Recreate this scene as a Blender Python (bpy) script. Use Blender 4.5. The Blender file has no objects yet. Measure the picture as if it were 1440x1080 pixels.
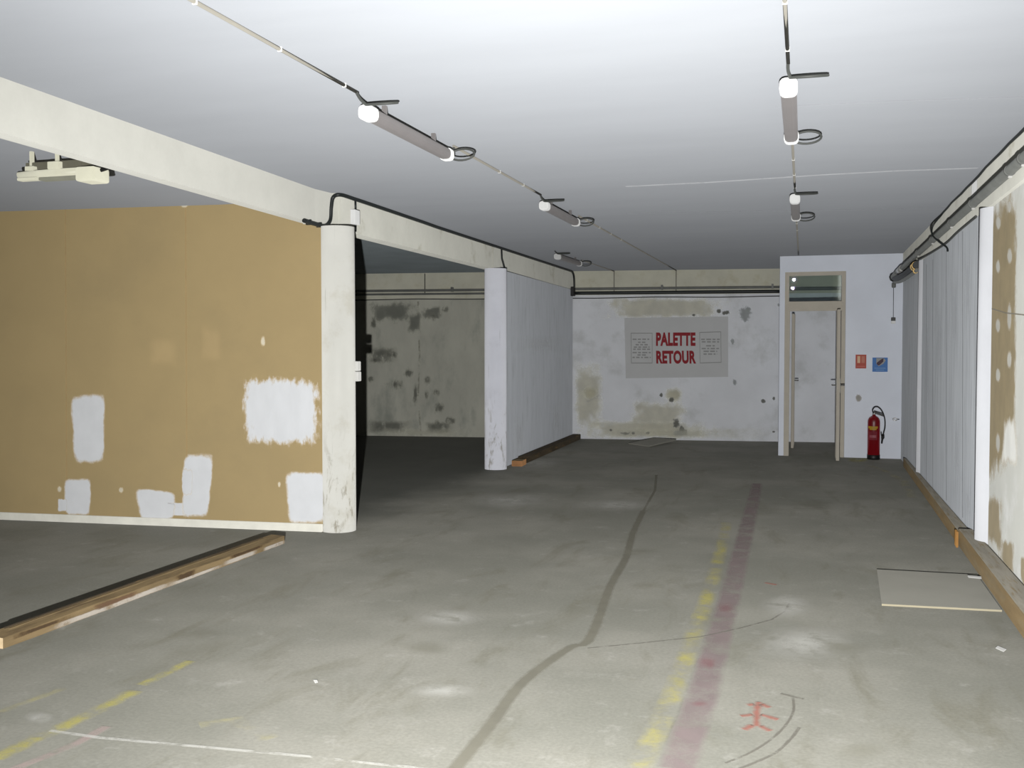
import bpy, math, random
from mathutils import Vector, Matrix
random.seed(7)
S = bpy.context.scene
COL = S.collection
R = math.radians

# ---------------------------------------------------------------- materials
class N:
    """small wrapper for building node trees"""
    def __init__(s, mat):
        mat.use_nodes = True
        s.t = mat.node_tree; s.t.nodes.clear()
        s.out = s.n('ShaderNodeOutputMaterial')
    def n(s, kind, **kw):
        o = s.t.nodes.new(kind)
        for k, v in kw.items(): setattr(o, k, v)
        return o
    def l(s, a, b): s.t.links.new(a, b)
    def put(s, sock, v):
        if isinstance(v, bpy.types.NodeSocket): s.l(v, sock)
        else: sock.default_value = v
    def math(s, op, a, b=None, clamp=False):
        o = s.n('ShaderNodeMath', operation=op, use_clamp=clamp)
        s.put(o.inputs[0], a)
        if b is not None: s.put(o.inputs[1], b)
        return o.outputs[0]
    def ramp(s, v, a, b, x=0., y=1.):
        o = s.n('ShaderNodeMapRange', interpolation_type='SMOOTHSTEP')
        s.put(o.inputs['Value'], v)
        for k, q in (('From Min', a), ('From Max', b), ('To Min', x), ('To Max', y)): o.inputs[k].default_value = q
        return o.outputs[0]
    def noise(s, vec, scale, detail=4., rough=.6, dist=0.):
        o = s.n('ShaderNodeTexNoise')
        s.l(vec, o.inputs['Vector']); o.inputs['Scale'].default_value = scale
        o.inputs['Detail'].default_value = detail; o.inputs['Roughness'].default_value = rough; o.inputs['Distortion'].default_value = dist
        return o.outputs['Fac']
    def stretch(s, vec, sc, off=(0, 0, 0)):
        o = s.n('ShaderNodeMapping'); s.l(vec, o.inputs['Vector']); o.inputs['Scale'].default_value = sc; o.inputs['Location'].default_value = off
        return o.outputs[0]
    def mix(s, f, a, b):
        o = s.n('ShaderNodeMix', data_type='RGBA')
        s.put(o.inputs['Factor'], f); s.put(o.inputs['A'], a); s.put(o.inputs['B'], b)
        return o.outputs['Result']
    def mul(s, c, f):
        o = s.n('ShaderNodeVectorMath', operation='SCALE'); s.put(o.inputs[0], c if isinstance(c, bpy.types.NodeSocket) else c[:3]); s.put(o.inputs['Scale'], f)
        return o.outputs[0]
    def bsdf(s, color, rough=.8, metal=0., bump=None, bstr=.3, bdist=.01, spec=.3):
        o = s.n('ShaderNodeBsdfPrincipled')
        s.put(o.inputs['Base Color'], color); s.put(o.inputs['Roughness'], rough); o.inputs['Metallic'].default_value = metal
        o.inputs['Specular IOR Level'].default_value = spec; o.inputs['Diffuse Roughness'].default_value = 1.
        if bump is not None:
            b = s.n('ShaderNodeBump'); b.inputs['Strength'].default_value = bstr; b.inputs['Distance'].default_value = bdist
            s.l(bump, b.inputs['Height']); s.l(b.outputs[0], o.inputs['Normal'])
        return o.outputs[0]

def lin(c):
    f = lambda v: v/12.92 if v <= .04045 else ((v+.055)/1.055)**2.4
    return (f(c[0]/255), f(c[1]/255), f(c[2]/255), 1.)
MATS = {}
def surf(name, c, var=.12, scale=3., rough=.85, st=(1, 1, 1), c2=None, c2amt=(.5, .75), bump=.15, c2scale=None, metal=0., spec=.3, fine=40.):
    """painted / cast / sawn surface: base colour, soft mottling, an optional second colour in noise patches, fine bump"""
    m = bpy.data.materials.new(name); k = N(m)
    tc = k.n('ShaderNodeTexCoord').outputs['Object']
    v = k.stretch(tc, st) if st != (1, 1, 1) else tc
    n1 = k.noise(v, scale, 5.); n2 = k.noise(v, fine, 3.)
    col = lin(c)
    if c2:
        n3 = k.noise(v, c2scale or scale*1.7, 6., .65)
        col = k.mix(k.ramp(n3, *c2amt), lin(c), lin(c2))
    f = k.math('ADD', k.ramp(n1, .25, .75, 1-var, 1+var), k.math('MULTIPLY', k.math('SUBTRACT', n2, .5), var*.7))
    k.l(k.bsdf(k.mul(col, f), rough, metal, n2, bump, .004, spec), k.out.inputs[0])
    MATS[name] = m; return m
def plain(name, c, rough=.5, metal=0., spec=.4):
    return surf(name, c, .04, 6., rough, bump=.03, metal=metal, spec=spec)
BASE = [(113, 112, 106)]                        # surface colour, added to the decal to make up for light it blocks
def decal(name, c, mode='box', amp=.5, scale=12., lo=.75, hi=1., wear=None, wscale=9., strength=1., rough=.8, st=(1, 1, 1), var=.1):
    """thin paint, stain or filler lying on a surface: ragged outline from noise, worn holes"""
    m = bpy.data.materials.new(name); k = N(m)
    tn = k.n('ShaderNodeTexCoord'); uv = k.n('ShaderNodeSeparateXYZ'); k.l(tn.outputs['UV'], uv.inputs[0])
    oc = k.stretch(tn.outputs['Object'], st)
    dx = k.math('MULTIPLY', k.math('ABSOLUTE', k.math('SUBTRACT', uv.outputs[0], .5)), 2.)
    dy = k.math('MULTIPLY', k.math('ABSOLUTE', k.math('SUBTRACT', uv.outputs[1], .5)), 2.)
    if mode == 'ribbon': d = dx
    else:
        p = 2. if mode == 'blob' else 7.
        d = k.math('POWER', k.math('ADD', k.math('POWER', dx, p), k.math('POWER', dy, p)), 1/p)
    n1 = k.noise(oc, scale, 5., .65)
    d = k.math('ADD', d, k.math('MULTIPLY', k.math('SUBTRACT', n1, .5), amp))
    a = k.ramp(d, lo, hi, 1., 0.)
    if wear:
        n2 = k.noise(oc, wscale, 6., .7)
        a = k.math('MULTIPLY', a, k.ramp(n2, wear[0], wear[1]))
    a = k.math('MULTIPLY', a, strength)
    n3 = k.noise(oc, 7., 4.)
    bs = k.mul(lin(BASE[0]), k.math('SUBTRACT', 1., a))
    ad = k.n('ShaderNodeVectorMath', operation='ADD'); k.l(k.mul(lin(c), k.ramp(n3, .25, .75, 1-var, 1+var)), ad.inputs[0]); k.l(bs, ad.inputs[1])
    sh = k.bsdf(ad.outputs[0], rough, spec=.2)
    tr = k.n('ShaderNodeBsdfTransparent').outputs[0]
    mx = k.n('ShaderNodeMixShader'); k.l(a, mx.inputs[0]); k.l(tr, mx.inputs[1]); k.l(sh, mx.inputs[2])
    k.l(mx.outputs[0], k.out.inputs[0]); MATS[name] = m; return m

# ---------------------------------------------------------------- mesh builder
class MB:
    def __init__(s): s.v = []; s.f = []; s.m = []; s.sm = []; s.uv = []; s.mats = []
    def mi(s, m):
        if m not in s.mats: s.mats.append(m)
        return s.mats.index(m)
    def face(s, idx, m, smooth=False, uv=None):
        s.f.append(idx); s.m.append(m); s.sm.append(smooth); s.uv.append(uv)
    def hexa(s, b, t, mat):                       # b, t: 4 bottom and 4 top points, counter-clockwise from above
        i = len(s.v); s.v += [tuple(p) for p in b] + [tuple(p) for p in t]; m = s.mi(mat)
        for q in ((3, 2, 1, 0), (4, 5, 6, 7), (0, 1, 5, 4), (1, 2, 6, 5), (2, 3, 7, 6), (3, 0, 4, 7)): s.face([i+j for j in q], m)
        return s
    def box(s, x0, y0, z0, x1, y1, z1, mat):
        return s.hexa([(x0, y0, z0), (x1, y0, z0), (x1, y1, z0), (x0, y1, z0)], [(x0, y0, z1), (x1, y0, z1), (x1, y1, z1), (x0, y1, z1)], mat)
    def slab(s, pts, z0, z1, mat):                # four plan points, counter-clockwise
        return s.hexa([(x, y, z0) for x, y in pts], [(x, y, z1) for x, y in pts], mat)
    def tube(s, pts, r, mat, seg=10, caps=True, closed=False):
        pts = [Vector(p) for p in pts]; n = len(pts); i0 = len(s.v); m = s.mi(mat)
        rr = r if isinstance(r, (list, tuple)) else [r]*n
        prev = None
        for k, p in enumerate(pts):
            if closed: t = pts[(k+1) % n] - pts[k-1]
            else: t = pts[min(k+1, n-1)] - pts[max(k-1, 0)]
            t.normalize()
            if prev is None:
                a = Vector((0, 0, 1)) if abs(t.z) < .9 else Vector((1, 0, 0))
                u = t.cross(a).normalized()
            else: u = (prev - t*prev.dot(t)).normalized()
            prev = u; w = t.cross(u)
            for j in range(seg):
                a = 2*math.pi*j/seg; s.v.append(tuple(p + (u*math.cos(a) + w*math.sin(a))*rr[k]))
        for k in range(n if closed else n-1):
            for j in range(seg):
                a = i0 + k*seg + j; b = i0 + k*seg + (j+1) % seg
                k2 = (k+1) % n
                c = i0 + k2*seg + (j+1) % seg; d = i0 + k2*seg + j
                s.face([a, b, c, d], m, True)
        if caps and not closed:
            s.face([i0+j for j in range(seg)][::-1], m); s.face([i0+(n-1)*seg+j for j in range(seg)], m)
        return s
    def lathe(s, prof, c, mat, seg=32, axis='z'):  # prof: list of (radius, height)
        i0 = len(s.v); m = s.mi(mat)
        for r, h in prof:
            for j in range(seg):
                a = 2*math.pi*j/seg
                s.v.append((c[0]+r*math.cos(a), c[1]+r*math.sin(a), c[2]+h))
        for k in range(len(prof)-1):
            for j in range(seg):
                a = i0+k*seg+j; b = i0+k*seg+(j+1) % seg
                s.face([a, b, b+seg, a+seg], m, True)
        s.face([i0+j for j in range(seg)][::-1], m); s.face([i0+(len(prof)-1)*seg+j for j in range(seg)], m)
        return s
    def loft(s, secs, mat, smooth=False):          # closed sections of equal length
        i0 = len(s.v); n = len(secs[0]); m = s.mi(mat)
        for q in secs: s.v += [tuple(p) for p in q]
        for k in range(len(secs)-1):
            for j in range(n):
                a = i0+k*n+j; b = i0+k*n+(j+1) % n
                s.face([a, b, b+n, a+n], m, smooth)
        s.face([i0+j for j in range(n)][::-1], m); s.face([i0+(len(secs)-1)*n+j for j in range(n)], m)
        return s
    def quad(s, p, mat):                           # decal on a plane: top-left, top-right, bottom-right, bottom-left
        P = [Vector(q) for q in p]; n = (P[3]-P[0]).cross(P[1]-P[0]).normalized(); s.nq = getattr(s, 'nq', 0)+1   # each film a hair above the one before
        i = len(s.v); s.v += [tuple(q + n*s.nq*3e-5) for q in P]
        s.face([i+3, i+2, i+1, i], s.mi(mat), False, [(0, 0), (1, 0), (1, 1), (0, 1)]); return s
    def quads(s, L, mat):
        for q in L: s.quad(q, mat)
        return s
    def ribbon(s, pts, w, mat, up=(0, 0, 1)):      # painted line along pts
        pts = [Vector(p) for p in pts]; n = len(pts); i0 = len(s.v); m = s.mi(mat); up = Vector(up)
        ww = w if isinstance(w, (list, tuple)) else [w]*n
        L = 0.; vv = []
        for k, p in enumerate(pts):
            if k: L += (p-pts[k-1]).length
            t = (pts[min(k+1, n-1)]-pts[max(k-1, 0)]).normalized(); u = t.cross(up).normalized()
            s.v += [tuple(p-u*ww[k]/2), tuple(p+u*ww[k]/2)]; vv.append(L)
        for k in range(n-1):
            a = i0+2*k
            s.face([a, a+1, a+3, a+2], m, False, [(0, vv[k]), (1, vv[k]), (1, vv[k+1]), (0, vv[k+1])])
        return s
    def build(s, name, parent=None, bevel=0.):
        me = bpy.data.meshes.new(name); me.from_pydata(s.v, [], s.f)
        for m in s.mats: me.materials.append(m)
        ul = me.uv_layers.new(name='UVMap')
        for p in me.polygons:
            p.material_index = s.m[p.index]; p.use_smooth = s.sm[p.index]
            if s.uv[p.index]:
                for li, q in zip(p.loop_indices, s.uv[p.index]): ul.data[li].uv = q
        me.update()
        o = bpy.data.objects.new(name, me); COL.objects.link(o)
        if parent: o.parent = parent; o.matrix_parent_inverse = Matrix.Translation(parent.location).inverted()
        if bevel:
            b = o.modifiers.new('bevel', 'BEVEL'); b.width = bevel; b.segments = 2; b.limit_method = 'ANGLE'; b.angle_limit = R(40)
        return o
def tag(o, label=None, cat=None, group=None, kind=None):
    for k, v in (('label', label), ('category', cat), ('group', group), ('kind', kind)):
        if v: o[k] = v
    return o
def thing(name, loc, label, cat, group=None):
    o = bpy.data.objects.new(name, None); COL.objects.link(o); o.location = loc; o.empty_display_size = .1
    return tag(o, label, cat, group)
def struct(o): return tag(o, kind='structure')
def smooth_path(P, k=8):
    P = [Vector(p) for p in P]; out = []
    for i in range(len(P)-1):
        p0 = P[max(i-1, 0)]; p1 = P[i]; p2 = P[i+1]; p3 = P[min(i+2, len(P)-1)]
        for j in range(k):
            t = j/k
            out.append(.5*((2*p1)+(p2-p0)*t+(2*p0-5*p1+4*p2-p3)*t*t+(3*p1-p0-3*p2+p3)*t**3))
    out.append(P[-1]); return out
def offset(P, d): return [tuple(Vector(p)+Vector(d)) for p in P]

# ---------------------------------------------------------------- surfaces
m_floor = bpy.data.materials.new('concrete floor'); MATS['floor'] = m_floor
def floor_nodes():
    k = N(m_floor); tc = k.n('ShaderNodeTexCoord').outputs['Object']
    n1 = k.noise(tc, .8, 6., .6); n2 = k.noise(tc, 5., 6., .7); n3 = k.noise(tc, 60., 3.)
    n4 = k.noise(k.stretch(tc, (2.2, .7, 1), (3, 1, 0)), 1.6, 5., .65, .6)
    c = k.mix(k.ramp(n1, .35, .7), lin((106, 106, 99)), lin((121, 120, 113)))
    c = k.mix(k.math('MULTIPLY', k.ramp(n4, .5, .72), .5), c, lin((92, 90, 78)))
    c = k.mix(k.math('MULTIPLY', k.ramp(n2, .56, .75), .35), c, lin((148, 147, 143)))
    # darker floor tone in the rear left bay, wavering soft edge
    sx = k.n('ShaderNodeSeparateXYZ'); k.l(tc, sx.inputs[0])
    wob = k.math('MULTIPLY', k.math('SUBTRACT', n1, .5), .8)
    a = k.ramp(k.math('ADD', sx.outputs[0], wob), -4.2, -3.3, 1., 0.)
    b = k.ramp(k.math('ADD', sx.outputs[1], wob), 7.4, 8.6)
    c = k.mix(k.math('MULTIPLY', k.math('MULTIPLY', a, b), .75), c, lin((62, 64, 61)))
    f = k.ramp(n3, .2, .8, .9, 1.1)
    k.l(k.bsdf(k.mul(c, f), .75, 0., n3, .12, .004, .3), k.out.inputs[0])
floor_nodes()
m_ceil = surf('white ceiling paint', (136, 139, 144), .025, 1.2, .9, st=(.6, 2, 1), bump=.05)
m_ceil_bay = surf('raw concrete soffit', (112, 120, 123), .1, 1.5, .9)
m_beam = surf('cream painted concrete', (182, 182, 176), .05, 2.5, .85, c2=(170, 169, 162), c2amt=(.62, .8), c2scale=5.)
m_beam2 = surf('aged cream concrete', (192, 192, 184), .06, 2.5, .85, c2=(165, 163, 150), c2amt=(.55, .75), c2scale=3.)
m_kraft = surf('kraft brown wallboard', (161, 143, 105), .03, 2., .8, c2=(156, 139, 103), c2amt=(.45, .75), c2scale=1.2)
m_base = surf('off white skirting', (215, 214, 206), .06, 8., .7)
m_back = surf('old white wall paint', (223, 225, 229), .04, 2., .85, c2=(208, 210, 212), c2amt=(.5, .72), c2scale=2.4)
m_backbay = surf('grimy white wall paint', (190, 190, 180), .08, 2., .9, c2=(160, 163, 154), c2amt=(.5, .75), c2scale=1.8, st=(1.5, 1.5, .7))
m_cream = surf('cream wall band', (206, 205, 192), .06, 3., .9, c2=(196, 193, 174), c2amt=(.5, .75))
m_lwall = surf('grey boarded wall', (176, 180, 186), .05, 2.5, .85, st=(1, 3, .5), c2=(160, 163, 168), c2amt=(.5, .75))
m_panel = surf('grey blue panel', (168, 172, 177), .1, 3., .85, st=(1, 5, .35), c2=(142, 145, 150), c2amt=(.5, .75), c2scale=4.)
m_plaster = surf('grey plasterboard', (178, 179, 174), .05, 2., .9, c2=(190, 191, 189), c2amt=(.5, .7))
m_lobby = surf('pale blue white paint', (222, 226, 234), .03, 2., .8)
m_col = surf('white column paint', (226, 226, 218), .04, 4., .7, c2=(205, 203, 190), c2amt=(.58, .75), c2scale=3.)
m_frame = surf('taupe door paint', (190, 184, 172), .04, 6., .6)
m_timber = surf('weathered timber', (112, 96, 70), .22, 3., .85, st=(9, .8, 9), c2=(84, 70, 52), c2amt=(.5, .68), c2scale=2., bump=.4)
m_timber_grey = surf('grey timber top', (134, 130, 120), .15, 3., .9, st=(9, .8, 9), c2=(120, 108, 84), c2amt=(.5, .7), bump=.3)
m_timber_dark = surf('blackened timber', (62, 54, 42), .3, 3., .9, st=(6, .8, 6), c2=(96, 78, 50), c2amt=(.55, .7), bump=.4)
m_endgrain = surf('sawn end grain', (186, 166, 134), .1, 20., .9)
m_black = plain('black cable sheath', (32, 36, 36), .5)
m_conduit = plain('grey conduit', (128, 125, 117), .6)
m_cablegrey = plain('dark grey cable', (62, 64, 62), .55)
m_clip = plain('white plastic clip', (190, 190, 187), .5)
m_cap = plain('white plastic end cap', (205, 206, 206), .35)
m_tube = plain('grey polycarbonate cover', (104, 101, 101), .4)
m_pipe = surf('grey galvanised pipe', (104, 106, 103), .15, 6., .5, spec=.5)
m_brass = plain('brass pipe collar', (190, 160, 100), .4, .4)
m_red = plain('extinguisher red', (112, 12, 20), .4, spec=.5)
m_dark = plain('black plastic', (22, 22, 22), .5)
m_metal = plain('bright metal', (200, 200, 198), .3, .6)
m_steel = plain('dull steel', (120, 120, 116), .5, .3)
m_card = surf('grey board', (125, 124, 117), .04, 3., .9)
m_cardedge = plain('board edge', (165, 158, 136), .9)
m_poster = surf('grey paper', (202, 203, 204), .02, 3., .8)
m_letter = plain('red lettering', (150, 18, 34), .7)
m_ink = plain('grey ink', (160, 161, 161), .8)
m_white = plain('white paper', (165, 165, 163), .8)
m_clipgrey = plain('white chalk', (165, 165, 162), .8)
m_signred = plain('sign red', (178, 74, 56), .6)
m_signcream = plain('sign cream', (216, 184, 150), .6)
m_signblue = plain('sign blue', (66, 122, 186), .6)
m_signblack = plain('sign maroon', (70, 40, 60), .6)
m_yellow = plain('label yellow', (170, 136, 36), .6)
m_pink = plain('label pale red', (150, 78, 88), .6)

# ---------------------------------------------------------------- room shell
f = MB()
f.box(-8.6, -2.5, -.12, 2.2, 18.6, 0, m_floor)
d_seal = decal('grey crack sealant', (88, 86, 76), 'ribbon', .5, 14., .45, 1.1, strength=.75)
d_yel = decal('worn yellow paint', (137, 131, 69), 'ribbon', .9, 9., .2, 1.2, wear=(.38, .70), wscale=4., strength=.75)
d_yel3 = decal('bright yellow paint', (136, 130, 68), 'ribbon', 1.2, 9., .2, 1.1, wear=(.34, .62), wscale=5., strength=.8)
d_yel2 = decal('faint yellow paint', (137, 131, 89), 'ribbon', 1., 9., .1, 1.2, wear=(.40, .7), wscale=4., strength=.6)
d_red = decal('faded red paint', (100, 87, 89), 'ribbon', .5, 9., .5, 1.1, wear=(.22, .6), wscale=5., strength=.75)
d_reds = decal('red spray paint', (122, 66, 56), 'ribbon', 1.2, 25., .0, 1.1, strength=.7)
d_redb = decal('dark red scuff', (98, 60, 68), 'blob', 1., 14., .1, 1., strength=.55)
d_tyre = decal('black tyre scuff', (75, 72, 66), 'ribbon', .8, 20., .3, 1.1, wear=(.3, .5), wscale=14., strength=.7)
d_white = decal('white chalk line', (163, 163, 160), 'ribbon', 1., 14., .4, 1.1, wear=(.36, .55), wscale=8., strength=.5)
d_wpatch = decal('pale cement smear', (148, 148, 144), 'blob', 1.2, 5., .1, 1., wear=(.3, .6), wscale=5., strength=.7)
d_pinkf = decal('faint pink paint', (128, 114, 111), 'ribbon', 1., 8., .4, 1.1, wear=(.4, .6), wscale=4., strength=.7)
d_oil = decal('oily floor stain', (92, 91, 79), 'blob', 1.2, 5., .0, 1., strength=.4)
f.ribbon(smooth_path([(-1.203,3.3531,0.0015),(-1.2097,3.7921,0.0015),(-1.2282,4.3244,0.0015),(-1.1477,4.8888,0.0015),(-1.0874,4.996,0.0015),(-1.1027,5.3366,0.0015),(-1.2006,6.2491,0.0015),(-1.2582,7.1379,0.0015),(-1.3746,8.1256,0.0015),(-1.4754,9.3062,0.0015)], 4), .07, d_seal)
f.ribbon([(-1.4754,9.3062,0.0015),(-1.5693,10.6568,0.0015),(-1.7499,11.9923,0.0015)], .035, d_seal)
f.ribbon([(-1.0588,4.9151,0.002),(-0.8197,5.0751,0.002),(-0.5362,5.2783,0.002),(-0.3516,5.5005,0.002),(-0.1931,5.7256,0.002),(-0.1257,5.9353,0.002),(-0.1063,6.1436,0.002)], .016, d_tyre)
f.ribbon([(-0.5747,3.5388,0.0015),(-0.5699,3.7916,0.0015),(-0.5594,4.107,0.0015),(-0.5624,4.7882,0.0015),(-0.5732,5.2809,0.0015),(-0.582,6.003,0.0015),(-0.6041,6.8495,0.0015),(-0.6367,7.8737,0.0015),(-0.6814,8.8584,0.0015)], .11, d_yel)
f.ribbon([(-0.4383,3.5792,0.0015),(-0.4415,3.8661,0.0015),(-0.4361,4.4596,0.0015),(-0.4436,5.0596,0.0015),(-0.4486,5.6808,0.0015),(-0.4594,6.4682,0.0015),(-0.4749,7.3694,0.0015),(-0.5044,8.9107,0.0015),(-0.5565,11.5474,0.0015)], [.16,.16,.16,.155,.15,.15,.15,.15,.13], d_red)
f.quads([[(-0.5363,4.947,0.0025),(-0.4128,4.9835,0.0025),(-0.3938,4.7603,0.0025),(-0.5119,4.7254,0.0025)],[(-0.4816,4.9157,0.0025),(-0.4221,4.9333,0.0025),(-0.4047,4.7353,0.0025),(-0.4619,4.7184,0.0025)],[(-0.5367,6.0515,0.0025),(-0.407,6.0898,0.0025),(-0.3845,5.7624,0.0025),(-0.5073,5.7261,0.0025)],[(-0.4923,4.302,0.0025),(-0.3932,4.3313,0.0025),(-0.3843,4.2359,0.0025),(-0.4813,4.2072,0.0025)]], d_redb)
f.ribbon(smooth_path([(-0.0586,4.4577,0.002),(-0.0532,4.2992,0.002),(-0.0829,4.1094,0.002),(-0.1415,3.9255,0.002),(-0.2122,3.7778,0.002),(-0.2816,3.6771,0.002)], 3), .016, d_tyre)
f.ribbon(smooth_path([(-0.0285,4.1097,0.002),(-0.0587,3.9792,0.002),(-0.1118,3.8212,0.002),(-0.1828,3.7063,0.002),(-0.2289,3.6411,0.002)], 3), .018, d_tyre)
f.ribbon([(-0.11,4.4986,0.002),(-0.0145,4.4524,0.002)], .025, d_tyre)
for s_ in ([(-0.1967,4.3622,0.003),(-0.1986,4.2221,0.003),(-0.1913,4.0773,0.003)], [(-0.2376,4.3056,0.003),(-0.2156,4.3298,0.003)], [(-0.184,4.3392,0.003),(-0.1506,4.305,0.003)], [(-0.2582,4.171,0.003),(-0.2145,4.2006,0.003)], [(-0.181,4.2105,0.003),(-0.1122,4.1729,0.003)], [(-0.2377,4.0245,0.003),(-0.2053,4.0811,0.003)], [(-0.1778,4.0813,0.003),(-0.1378,4.0387,0.003)]):
    f.ribbon(s_, .045, d_reds)
f.ribbon([(-0.2653,6.6267,0.003),(-0.1934,6.5869,0.003)], .05, d_reds)
f.ribbon([(-2.849,2.9579,0.002),(-2.8428,3.1935,0.002),(-2.825,3.4122,0.002),(-2.8281,3.7332,0.002)], .10, d_yel3)
f.ribbon([(-2.8457,3.8062,0.002),(-2.8449,4.014,0.002),(-2.8443,4.1708,0.002)], .08, d_yel3)
f.ribbon([(-3.1963,3.353,0.002),(-3.1757,3.5088,0.002),(-3.1537,3.6758,0.002)], .06, d_yel2)
f.ribbon([(-2.3253,3.4624,0.002),(-2.2231,3.5571,0.002),(-1.9778,3.4119,0.002)], .09, d_yel2)
f.ribbon([(-2.713,2.9068,0.002),(-2.6825,3.0476,0.002),(-2.6613,3.1733,0.002),(-2.6688,3.345,0.002)], .06, d_pinkf)
f.ribbon([(-2.8533,3.2437,0.0025),(-2.6166,3.2379,0.0025),(-2.3152,3.2612,0.0025),(-2.0233,3.2838,0.0025),(-1.7688,3.3041,0.0025),(-1.516,3.3122,0.0025),(-1.3004,3.3243,0.0025)], .028, d_white)
f.quads([[(-0.3146,6.3743,0.002),(0.0569,6.4841,0.002),(0.0521,5.7374,0.002),(-0.2769,5.6402,0.002)],[(-0.3592,5.6158,0.002),(0.2951,5.8092,0.002),(0.2562,4.9966,0.002),(-0.3073,4.83,0.002)],[(-2.2392,5.3933,0.002),(-1.7647,5.5336,0.002),(-1.6292,5.1085,0.002),(-2.0676,4.9789,0.002)],[(-3.1241,3.3914,0.002),(-2.9827,3.4332,0.002),(-2.8694,3.3015,0.002),(-3.0055,3.2613,0.002)],[(-3.6017,10.056,0.002),(-2.5168,10.3767,0.002),(-2.1852,9.0108,0.002),(-3.128,8.7321,0.002)],[(-2.3268,9.8982,0.002),(-1.4315,10.1628,0.002),(-1.2938,9.1902,0.002),(-2.1038,8.9508,0.002)],[(-4.2357,13.6185,0.002),(-3.2697,13.904,0.002),(-2.8141,11.9683,0.002),(-3.646,11.7223,0.002)],[(-1.7653,4.1657,0.002),(-1.397,4.2745,0.002),(-1.3256,4.0557,0.002),(-1.6752,3.9524,0.002)]], d_wpatch)
f.quads([[(-1.1368,6.4523,0.002),(-0.8711,6.5309,0.002),(-0.8295,6.2221,0.002),(-1.0828,6.1472,0.002)],[(0.0671,4.0164,0.002),(0.3293,4.0939,0.002),(0.3104,3.8456,0.002),(0.064,3.7727,0.002)],[(-2.0264,4.7841,0.002),(-1.7449,4.8673,0.002),(-1.6435,4.5841,0.002),(-1.9089,4.5056,0.002)],[(-3.3524,4.6717,0.002),(-2.9824,4.781,0.002),(-2.8014,4.4893,0.002),(-3.1491,4.3866,0.002)],[(-1.4298,7.4938,0.002),(-1.0687,7.6006,0.002),(-1.024,7.2851,0.002),(-1.3702,7.1828,0.002)],[(0.0147,5.3874,0.002),(0.3314,5.481,0.002),(0.3132,5.1625,0.002),(0.0147,5.0742,0.002)],[(-0.2608,10.5089,0.002),(0.2901,10.6718,0.002),(0.2661,9.7354,0.002),(-0.2367,9.5868,0.002)]], d_oil)
d_yb = decal('yellow patch by wall foot', (127, 121, 40), 'box', .8, 9., .6, 1., wear=(.35, .6), wscale=7., strength=.6)  # yellow patch on the floor by the lobby wall
f.quads([[(0.485,14.6237,0.0025),(0.7861,14.7127,0.0025),(0.757,14.1557,0.0025),(0.4673,14.07,0.0025)]], d_yb)
f.ribbon([(0.5281,14.2662,0.002),(0.8663,13.3604,0.002),(1.0261,12.2696,0.002),(0.9995,10.8814,0.002)], .12, d_yel2)
struct(f.build('floor'))

c = MB()
c.slab([(-3.55, -2.5), (2.2, -2.5), (2.2, 7.7), (-3.95, 7.7)], 2.8, 3.0, m_ceil); c.slab([(-3.9, 7.7), (2.2, 7.7), (2.2, 18.6), (-3.9, 18.6)], 2.8, 3.0, m_ceil)
BASE[0] = (145, 148, 153)
d_seam = decal('ceiling seam filler', (176, 178, 181), 'ribbon', .8, 10., .3, 1., wear=(.3, .5), wscale=5., strength=.6)
d_seamg = decal('ceiling seam crack', (130, 132, 136), 'ribbon', .8, 10., .3, 1., wear=(.35, .55), wscale=5., strength=.5)
c.ribbon([(-1.429,8.0403,2.7985),(-0.7559,8.0244,2.7985),(0.0382,7.9244,2.7985),(0.5837,7.8976,2.7985),(1.1369,7.9407,2.7985)], .07, d_seam)
c.ribbon([(-0.1956,5.6407,2.7985),(0.3805,5.6815,2.7985),(1.0414,5.7835,2.7985)], .03, d_seamg)
c.ribbon([(-1.7108,9.6314,2.7985),(-0.2686,9.8507,2.7985),(1.1783,10.0798,2.7985)], .05, d_seamg)
struct(c.build('ceiling'))
c = MB(); c.slab([(-8.6, -2.5), (-3.55, -2.5), (-3.98, 7.4), (-8.6, 7.4)], 2.7, 3.0, m_ceil)
o = struct(c.build('ceiling_left'))
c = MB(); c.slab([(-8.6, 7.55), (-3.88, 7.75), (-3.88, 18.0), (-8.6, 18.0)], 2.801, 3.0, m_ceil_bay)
o = struct(c.build('ceiling_rear'))

# beams
b = MB()
b.hexa([(-3.55, -2.5, 2.56), (-3.45, -2.5, 2.56), (-3.885, 7.72, 2.522), (-3.985, 7.72, 2.522)], [(-3.55, -2.5, 2.82), (-3.45, -2.5, 2.82), (-3.885, 7.72, 2.82), (-3.985, 7.72, 2.82)], m_beam)
b.slab([(-3.98, 7.45), (-3.875, 7.45), (-3.80, 8.0), (-3.98, 8.0)], 2.52, 2.82, m_beam)
struct(b.build('trim_1'))
b = MB(); b.slab([(-3.93, 7.70), (-3.79, 7.70), (-3.81, 16.6), (-3.95, 16.6)], 2.5, 2.82, m_beam2); struct(b.build('trim_2'))
b = MB(); b.box(1.19, -2.5, 2.5, 1.7, 14.75, 2.82, m_beam2)
b.quads([[(1.188, 8.62, 2.8), (1.188, 8.28, 2.8), (1.188, 8.28, 2.66), (1.188, 8.62, 2.66)]], decal('white filler on beam', (228, 230, 230), 'box', .4, 14., .6, 1., strength=.8))
struct(b.build('trim_3'))

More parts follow.
